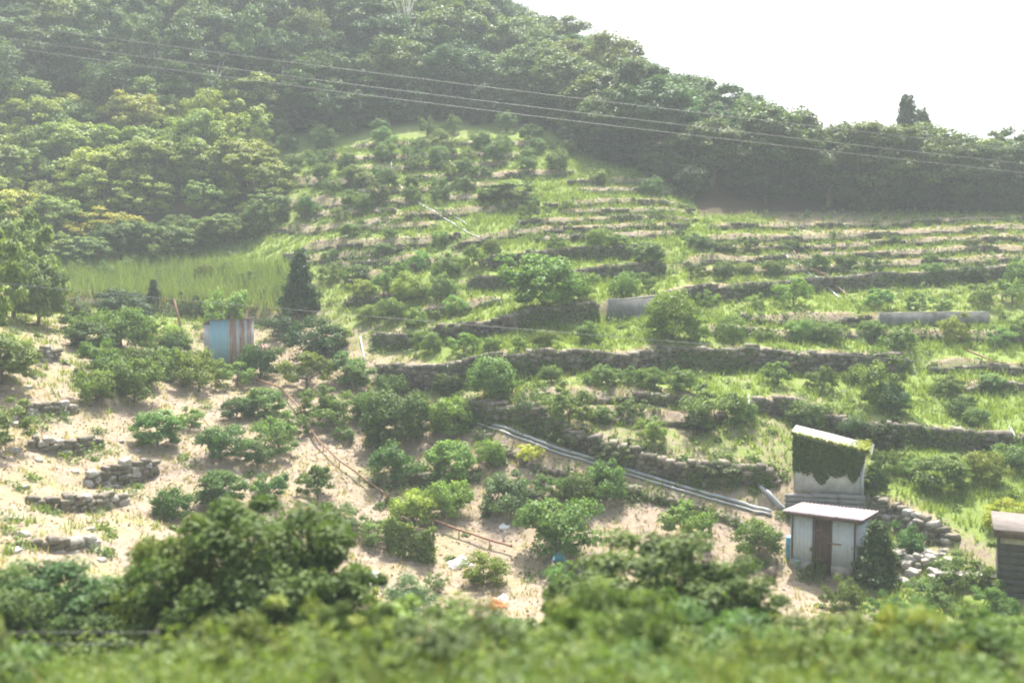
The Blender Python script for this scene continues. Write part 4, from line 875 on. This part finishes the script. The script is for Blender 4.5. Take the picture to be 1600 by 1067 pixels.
keep_ = z > lowb + r_.normal(0, .16, n) + .12 * np.sin(x * 17 + 2); x, z = x[keep_], z[keep_]; y = -0.06 - np.abs(r_.normal(0, .05 + .06 * (np.sin(x * 3.3 + z * 4) > 0), len(x))); dd = r_.normal(0, .4, (len(x), 3)) + np.array([0, -1, .35])
v1, f1 = leaves(np.column_stack([x, y, z]), dd, r_.uniform(.08, .16, len(x)), .09, r_); tn = np.repeat(np.clip(r_.normal(.35, .2, len(x)), 0, 1), 4)
o = obj('ivy', mesh_np('ivy', v1, f1, tn), M['leaf'], iv, kind='stuff'); o.color = (0.065, 0.105, 0.026, 1)
n = 1300; x = r_.uniform(-.15, W_ + .25, n); e = r_.uniform(0, 1, n); y = np.where(e < .55, -0.2 + np.abs(r_.normal(0, .10, n)), r_.uniform(-0.2, 2.2, n)); x = np.where(e < .55, x, W_ + .25 - np.abs(r_.normal(0, .25, n)))
v1, f1 = leaves(np.column_stack([x, y, HL + .12 - (x + .2) * math.tan(sl_) + np.abs(r_.normal(.03, .07, n))]), r_.normal(0, .5, (n, 3)) + np.array([0, 0, 1]), r_.uniform(.08, .16, n), .09, r_)
o = obj('roof_ivy', mesh_np('roof_ivy', v1, f1, np.repeat(np.clip(r_.normal(.5, .2, n), 0, 1), 4)), M['leaf'], iv, kind='stuff', label='yellow-green ivy along the roof edge'); o.color = (0.22, 0.25, 0.05, 1)
# dark shed
ds = root_at('board_shed', 'dark weathered board shed with flat brown roof', 'shed', 1560, 934, math.radians(-24), [(0, 0), (3.2, 0), (3.2, 2.2), (0, 2.2)])
for k in range(9): bx(ds, 'board', M['greyboard'] if k == 8 else M['darkboard'], (0, -0.03 - 0.006 * (k % 2), -0.35 + k * 0.24), (3.2, 0.0, -0.35 + k * 0.24 + 0.232), None, 0.004)
for k in range(9): bx(ds, 'board', M['darkboard'], (-0.032 - 0.005 * (k % 2), 0.004, -0.35 + k * 0.24), (-0.004, 2.2, -0.35 + k * 0.24 + 0.232), None, 0.004)
bx(ds, 'fascia', M['brown'], (-0.2, -0.24, 1.80), (3.4, -0.20, 2.04)); bx(ds, 'fascia', M['brown'], (-0.2, -0.198, 1.80), (-0.16, 2.38, 2.04)); bx(ds, 'roof', M['brownroof'], (-0.24, -0.3, 2.045), (3.5, 2.45, 2.10))
bx(ds, 'wall', M['darkboard'], (3.17, 0.02, -.35), (3.2, 2.2, 1.8)); bx(ds, 'wall', M['darkboard'], (0, 2.17, -.35), (3.16, 2.2, 1.8))
# blue tin shed
bs = root_at('blue_tin_shed', 'small blue corrugated tin shed with rust streaked sheets', 'shed', 329, 574, math.radians(27), [(0, 0), (2.45, 0), (2.45, 1.9), (0, 1.9)])
xx = 0.0
for mk, wd_ in (('bluetin', .5), ('bluetin', .52), ('greytin', .08), ('rusttin', .36), ('greytin', .17), ('rusttin', .30), ('greytin', .14), ('rusttin', .22), ('greytin', .16)):
    sheet(bs, 'wall_sheet', M[mk], wd_ - .004, 2.75, max(1, int(wd_ / .08)), .012, T((xx, 0, -.3))); xx += wd_
sheet(bs, 'wall_sheet', M['greytin'], 1.9, 2.45, 22, .012, T((0, 0.02, -.3)) @ RZ(math.pi / 2)); sheet(bs, 'wall_sheet', M['rusttin'], 1.9, 2.45, 22, .012, T((xx, .02, -.3)) @ RZ(math.pi / 2)); sheet(bs, 'wall_sheet', M['greytin'], xx, 2.3, 26, .012, T((0, 1.94, -.3)))
for k in range(3): sheet(bs, 'roof_sheet', M['rusttin'], .86, 2.25, 8, .014, T((-.06 + k * .84, -.1, 2.50 + .004 * k)) @ RX(-math.pi / 2 - math.radians(11)))
p = G(408, 555); t = thing('pink_sheet', 'faded pink sheet leaning beside the rusty shed corner', 'plastic sheet', tuple(p), math.radians(15)); sheet(t, 'sheet', M['pinks'], 1.0, .75, 5, .02, T((-.5, 0, -.08)) @ RX(math.radians(-14))); bx(t, 'stake', M['brown'], (-.03, .16, -.2), (.03, .21, .66))

# ------------------------------------------------------------------ smaller things
def lathe(prof, n=20):
    mb = MB(); p = np.array(prof, float); th = np.arange(n) / n * 2 * math.pi; v = np.stack([p[:, None, 0] * np.cos(th), p[:, None, 0] * np.sin(th), np.broadcast_to(p[:, None, 1], (len(p), n))], -1).reshape(-1, 3)
    i = np.arange(len(p) - 1)[:, None] * n; j = np.arange(n)[None]; jn = (j + 1) % n
    return mb.add(v, np.stack([i + j, i + jn, i + n + jn, i + n + j], -1).reshape(-1, 4))
p = G(1239, 872); t = thing('plastic_drum', 'blue plastic drum beside the mauve roofed shed', 'drum', (p[0], p[1], p[2] - .03))
obj('barrel', lathe([(.001, 0), (.27, 0), (.29, .04), (.29, .28), (.30, .3), (.29, .32), (.29, .58), (.30, .6), (.29, .62), (.29, .84), (.26, .88)]).mesh('barrel', True), M['blueplastic'], t); obj('lid', lathe([(.262, .87), (.262, .90), (.001, .905)]).mesh('lid', True), M['cyan'], t)
p = G(1246, 887); t = thing('bucket', 'pale blue bucket below the blue drum', 'bucket', (p[0], p[1], p[2] - .02)); obj('body', lathe([(.001, 0), (.15, 0), (.2, .36), (.215, .36), (.215, .38), (.19, .38), (.14, .03), (.001, .03)]).mesh('body', True), M['cyan'], t)
hb = MB(); a = np.linspace(0, math.pi, 11); hb.tube(np.column_stack([.205 * np.cos(a), .05 * np.sin(a) + 0.02, .37 + .16 * np.sin(a)]), .006, 5); obj('handle', hb.mesh('handle'), M['wire'], t)
p = G(1204, 902); t = thing('log', 'dark sawn log lying on the dry grass', 'log', (p[0], p[1], p[2]), math.radians(70)); obj('bark', MB().tube([(-.35, 0, .17), (-.1, .01, .18), (.2, 0, .18), (.4, 0, .17)], [.19, .18, .19, .18], 12).mesh('bark', True), M['bark'], t)
def crumple(name, label, cat, u, v, wpx, dm, h, material, seed, rz=0.0):
    p = G(u, v); wm = wpx * p[1] / F; r = np.random.default_rng(seed); n = 18; a = np.linspace(-1, 1, n); A, B = np.meshgrid(a, a); R = np.sqrt(A ** 2 + B ** 2)
    hgt = np.clip(1 - np.maximum(abs(A), abs(B)) ** 3, 0, 1) * h * (0.55 + .5 * np.sin(A * 3.1 + r.uniform(0, 6) + 2 * B) * np.sin(B * 3.7 + r.uniform(0, 6))) + .025 * np.sin(A * 9 + B * 7) + .012
    X = A * wm / 2 * (1 + .12 * np.sin(B * 4 + seed)); Y = B * dm / 2 * (1 + .15 * np.sin(A * 3 + seed)); q = np.arange(n * n).reshape(n, n)
    top = np.column_stack([X.ravel(), Y.ravel(), np.maximum(hgt, .01).ravel()]); bot = top.copy(); bot[:, 2] = -.08
    f = np.stack([q[:-1, :-1], q[:-1, 1:], q[1:, 1:], q[1:, :-1]], -1).reshape(-1, 4); ring = np.concatenate([q[0, :], q[1:, -1], q[-1, -2::-1], q[-2:0:-1, 0]]); rn = np.roll(ring, -1)
    o = obj(name, mesh_np(name, np.vstack([top, bot]), np.vstack([f, f[:, ::-1] + n * n, np.stack([ring, ring + n * n, rn + n * n, rn], 1)]), None, True), material, None, (p[0], p[1], p[2] + .03)); o.rotation_euler = (0, 0, rz); tag(o, label, cat); return o
crumple('plastic_sheet', 'folded white sheet lying above another on bare soil', 'plastic sheet', 580, 902, 26, .55, .28, M['whitep'], 1)
crumple('plastic_sheet', 'flat white sheet beside the feathery shrub', 'plastic sheet', 586, 914, 34, .5, .16, M['whitep'], 2)
crumple('plastic_bag', 'crumpled white bag beside a citrus tree', 'plastic bag', 718, 884, 36, .7, .35, M['whitep'], 3, .4)
crumple('plastic_bag', 'orange bag dropped on the bare garden patch', 'plastic bag', 778, 948, 26, .5, .3, M['orange'], 4)
crumple('paper_sack', 'small white sack lying behind the orange bag', 'sack', 786, 938, 16, .3, .2, M['whitep'], 5)
crumple('plastic_bag', 'white bag lying in front of the blue shed', 'plastic bag', 357, 572, 14, .5, .4, M['whitep'], 6)
crumple('plastic_sheet', 'white scrap beside the stone heap', 'plastic sheet', 1394, 905, 24, .5, .12, M['whitep'], 7)
crumple('plastic_sheet', 'white scrap on soil under the large lower citrus tree', 'plastic sheet', 788, 824, 16, .4, .12, M['whitep'], 8)
crumple('mulch_sheet', 'black mulch sheet beside the broad citrus tree', 'plastic sheet', 915, 893, 60, 1.4, .06, M['blacksheet'], 9)
crumple('plastic_sheet', 'blue sheet bundle under the broad citrus tree', 'plastic sheet', 873, 873, 18, .4, .3, M['blueplastic'], 10)
# plank table
p = G(1505, 915); t = thing('plank_table', 'weathered grey plank table beside the wide bush', 'table', tuple(p), math.radians(-12))
for k in range(3): bx(t, 'plank', M['greyboard'], (-1.0, -.3 + k * .2, .42), (1.0, -.3 + k * .2 + .19, .46), None, .006)
for sx in (-.85, .85):
    for sy in (-.25, .22): bx(t, 'leg', M['greyboard'], (sx - .04, sy - .04, -.25), (sx + .04, sy + .04, .424))
# vine screen
pa = G(604, 862); pb = G(678, 884); dx = pb[:2] - pa[:2]; ang = math.atan2(dx[1], dx[0]); ln_ = float(np.hypot(*dx)); ln_ = min(max(ln_, 1.9), 2.6)
t = thing('vine_screen', 'upright screen of climbing beans on a net frame', 'vine screen', (pa[0], pa[1], min(pa[2], pb[2])), ang)
for k in (0, .5, 1): obj('post', MB().tube([(ln_ * k, 0, -.2), (ln_ * k, .01, 1.42)], .022, 7).mesh('post'), M['rust'], t)
obj('top_rail', MB().tube([(0, 0, 1.36), (ln_, 0, 1.36)], .015, 6).mesh('top_rail'), M['rust'], t)
nb = MB()
for k in np.linspace(0.06, ln_ - .06, 12): nb.tube([(k, 0, .03), (k, 0, 1.36)], .004, 3)
for k in np.linspace(.1, 1.3, 8): nb.tube([(0, .006, k), (ln_, .006, k)], .004, 3)
obj('net', nb.mesh('net'), M['wire'], t)
n = 3400; r_ = np.random.default_rng(33); x = r_.uniform(-.05, ln_ + .05, n); z = (1.38 + .22 * np.sin(x * 3.1) + .12 * np.sin(x * 7.3)) * r_.uniform(0.02, 1, n) ** .8; y = r_.normal(0, .10, n) + .12 * np.sin(x * 4 + z * 3)
v1, f1 = leaves(np.column_stack([x, y, z]), r_.normal(0, .6, (n, 3)) + np.array([0, -.7, .5]), r_.uniform(.08, .15, n), .085, r_); o = obj('vine', mesh_np('vine', v1, f1, np.repeat(np.clip(r_.normal(.45, .2, n) + .35 * (z > 1.3), 0, 1), 4)), M['leaf'], t, kind='stuff'); o.color = (0.115, 0.175, 0.045, 1)
# pale stones lined along the dry slope, stone heap
for u, v, wp in [(60, 572, 16), (52, 590, 18), (45, 606, 20), (38, 640, 22), (24, 664, 26), (20, 706, 30), (36, 762, 26), (22, 812, 30), (36, 836, 34), (24, 862, 34), (140, 828, 22), (145, 846, 24), (152, 862, 24), (158, 876, 26), (120, 600, 12), (92, 640, 14), (150, 690, 20), (190, 690, 16), (215, 705, 16), (235, 720, 18), (118, 738, 22), (60, 720, 22), (100, 790, 18), (180, 760, 18)]:
    p = G(u, v); wm = wp * p[1] / F * 0.75; o = obj('field_stone', STONES[int(rng.integers(9)) // 3 * 3], None, None, (p[0], p[1], p[2] + wm * .04)); o.scale = (wm, wm * .7, wm * .45); o.rotation_euler = (rng.normal(0, .1), rng.normal(0, .1), rng.uniform(0, 6))
    tag(o, 'pale bleached stone lying on the dry grass slope', 'stone', 'pale stones along the dry slope')
p = G(1425, 888); t = thing('stone_heap', 'heap of pale stones and rubble right of the conical shrub', 'stone heap', tuple(p))
for k in range(46):
    a = rng.uniform(0, 6.28); rr = rng.uniform(0, 1) ** .6; x = rr * 1.15 * math.cos(a) + .1; y = rr * 1.3 * math.sin(a); wm = rng.uniform(.22, .5)
    o = obj('stone', STONES[int(rng.integers(9)) // 3 * 3], None, t, (x, y, gz(p[0] + x, p[1] + y) - p[2] + .06 + .32 * (1 - rr))); o.scale = (wm, wm * .8, wm * .6); o.rotation_euler = tuple(rng.uniform(-.3, .3, 2)) + (rng.uniform(0, 6),)

# pipes, rails and hoses following the ground
def hose(name, label, cat, pix, r, material, group=None, lift=0.0, side=0.0, posts=0):
    px = np.array(pix, float); s_ = np.concatenate([[0], np.cumsum(np.hypot(*np.diff(px, axis=0).T))]); q = np.linspace(0, s_[-1], max(5, int(s_[-1] / 7)))
    P = np.array([G(a, b) for a, b in zip(np.interp(q, s_, px[:, 0]), np.interp(q, s_, px[:, 1]))])
    k = np.array([.25, .5, .25])
    for _ in range(4): P[1:-1] = np.stack([np.convolve(P[:, i], k, 'valid') for i in range(3)], 1)
    P[:, 2] = np.maximum(P[:, 2], fZ(P[:, 0], P[:, 1])) + r * .6 + lift
    if side: tg_ = np.gradient(P, axis=0); P[:, 0] += -tg_[:, 1] / np.hypot(tg_[:, 0], tg_[:, 1]) * side; P[:, 1] += tg_[:, 0] / np.hypot(tg_[:, 0], tg_[:, 1]) * side
    base = P[0].copy()
    if not posts:
        o = obj(name, MB().tube(P - base, r, 7).mesh(name, True), material, None, tuple(base)); return tag(o, label, cat, group)
    t = thing(name, label, cat, tuple(base), 0, group); obj('rail', MB().tube(P - base, r, 4).mesh('rail'), material, t)
    L_ = np.concatenate([[0], np.cumsum(np.linalg.norm(np.diff(P, axis=0), axis=1))])
    for d_ in np.arange(.3, L_[-1], posts):
        a = np.array([np.interp(d_, L_, P[:, i]) for i in range(3)]); obj('post', MB().tube([(0, 0, gz(a[0], a[1]) - a[2] - .2), (0, 0, 0)], .025, 5).mesh('post'), material, t, tuple(a - base))
    return t
CH = [(742, 656), (800, 677), (870, 704), (930, 722), (1000, 744), (1100, 774), (1205, 803)]
hose('drain_pipe', 'long pale drainage pipe at the foot of the overgrown wall', 'pipe', CH, .075, M['pvc'], None, .05); hose('drain_pipe', 'thinner pipe laid alongside the long drainage pipe', 'pipe', [(a, b + 6) for a, b in CH], .055, M['pvc'], None, .04)
hose('drain_hose', 'thick grey hose curving down the bank by the mauve roof', 'hose', [(1181, 744), (1186, 762), (1200, 780), (1216, 793), (1232, 802)], .11, M['pvc'])
GRP = 'drain pipes on the terrace walls'
for lab, px in [('pale hose hanging across the concrete wall end', [(1038, 463), (1028, 474), (1010, 488), (996, 498)]), ('white drain pipe below a small loose citrus tree', [(828, 645), (832, 660), (833, 680)]), ('grey pipe leaning on the long dark wall', [(922, 553), (914, 566), (906, 578)]), ('white pipe standing at the left end of the sloping wall', [(1170, 619), (1170, 636), (1171, 652)]), ('green-grey pipe at the right end of the long dark wall', [(1424, 552), (1428, 566), (1430, 586)]),
                ('white drain pipe on the sloping stone wall', [(1459, 668), (1464, 684), (1472, 700)]), ('white drain pipe at the far end of the sloping wall', [(1578, 668), (1583, 682), (1588, 694)]), ('hose hooked over the low pale concrete wall', [(1404, 490), (1416, 496), (1426, 510)]), ('short pale pipe on the wall under the earth path', [(1314, 432), (1317, 446), (1320, 460)]), ('grey pipe at the left end of the rough wall', [(563, 528), (566, 546), (570, 566)]), ('pale pipe beside the stone steps', [(740, 438), (738, 448), (737, 458)]), ('white post-like pipe on the low pale edge', [(577, 404), (577, 414), (578, 424)])]:
    hose('drain_pipe', lab, 'pipe', px, .055, M['pvc'], GRP)
hose('monorail', 'rusty orchard monorail winding down through the lower citrus trees', 'monorail', [(396, 600), (440, 615), (472, 652), (490, 690), (520, 722), (560, 752), (600, 782), (632, 803), (680, 826), (740, 848), (800, 866)], .05, M['rust'], None, .28, 0, 1.6)
hose('monorail', 'rusty monorail track crossing the wall under the earth path', 'monorail', [(1240, 402), (1268, 425), (1300, 447), (1325, 470)], .045, M['rust'], None, .28, 0, 1.6)
hose('irrigation_hose', 'pale hose running beside the rusty monorail track', 'hose', [(1226, 400), (1258, 424), (1290, 446), (1312, 468)], .06, M['pvc'])
hose('irrigation_hose', 'pale hose running down between the upper citrus rows', 'hose', [(611, 250), (613, 280), (634, 304), (668, 328), (700, 345), (724, 362), (752, 376)], .06, M['pvc']); hose('irrigation_hose', 'second thin hose crossing the upper terraces', 'hose', [(650, 318), (690, 330), (720, 344), (735, 356)], .05, M['pvc'])
hose('irrigation_hose', 'rusty brown hose on bright grass at the right', 'hose', [(1490, 540), (1530, 556), (1570, 572), (1610, 582)], .05, M['rust']); hose('irrigation_hose', 'thin white hose lying on the black mulch sheet', 'hose', [(905, 896), (925, 888), (945, 880)], .03, M['pvc'])
p = G(287, 532); t = obj('leaning_pole', MB().tube([(0, 0, -.3), (-.25, .1, 1.1), (-.62, .2, 2.5)], .07, 7).mesh('leaning_pole', True), M['rust'], None, tuple(p)); tag(t, 'rusty pole leaning against the bank by the blue shed', 'pole')

# overhead wires with their poles beyond the view
def pole(x, y, top, label):
    g = gz(x, y); t = thing('utility_pole', label, 'utility pole', (x, y, g)); obj('mast', MB().tube([(0, 0, -.5), (0, 0, top - g)], [.16, .1], 10).mesh('mast', True), M['concrete'], t); bx(t, 'crossarm', M['wire'], (-.05, -1.1, top - g - .5), (.05, 1.1, top - g - .4))
def wire(label, p0, p1, sag, r, material, group):
    k = np.linspace(0, 1, 40)[:, None]; P = p0 + (p1 - p0) * k; P[:, 2] -= sag * 4 * k[:, 0] * (1 - k[:, 0]); o = obj('overhead_wire', MB().tube(P - p0, r, 5).mesh('overhead_wire', True), material, None, tuple(p0)); tag(o, label, 'wire', group)
A, B_ = at(-260, 36, 47), at(1860, 296, 43)
for k, (dv, dyy) in enumerate(((0, 0), (-14, .9), (-36, 1.8))):
    wire('thin grey overhead wire crossing in front of the hill wood', at(-260, 36 + dv, 47 + dyy), at(1860, 298 + dv, 43 + dyy), .3, .012, M["wire"], 'overhead wires')
pole(A[0], A[1] + .9, A[2] + 1.4, 'concrete utility pole carrying the overhead wires past the dry slope'); pole(B_[0], B_[1] + .9, B_[2] + 1.4, 'concrete utility pole carrying the overhead wires past the dark shed')
C_, D2 = at(-160, 428, 44), at(1820, 592, 42)
wire('single low cable sagging across the terraces and blue shed', C_, D2, .15, .010, M['wire'], 'low cable')
pole(C_[0], C_[1], C_[2] + .3, 'utility pole holding the low cable past the dry slope'); pole(D2[0], D2[1], D2[2] + .3, 'utility pole holding the low cable past the terraces')
# wire fence on the railway bank
t = thing('wire_fence', 'two strand wire fence among the bank weeds', 'fence', (-9, 13, gz(-9, 13)))
bz = gz(-9, 13); ztop = at(60, 986, 13)[2]
for x in (-10.5, -8.5, -4.75): obj('post', MB().tube([(x + 9, 0, gz(x, 13) - bz - .3), (x + 9, 0, ztop - bz + .02)], .018, 6).mesh('post'), M['darkboard'], t)
for dz in (0, -.16): obj('strand', MB().tube([(-1.6, -.03, ztop - bz + dz), (0.5, -.03, ztop - bz + dz - .01), (2.4, -.03, ztop - bz + dz), (4.3, -.03, ztop - bz + dz)], .0045, 4).mesh('strand'), M['wire'], t)
print('WOOD', len(keep), 'OBJ', len(bpy.data.objects))
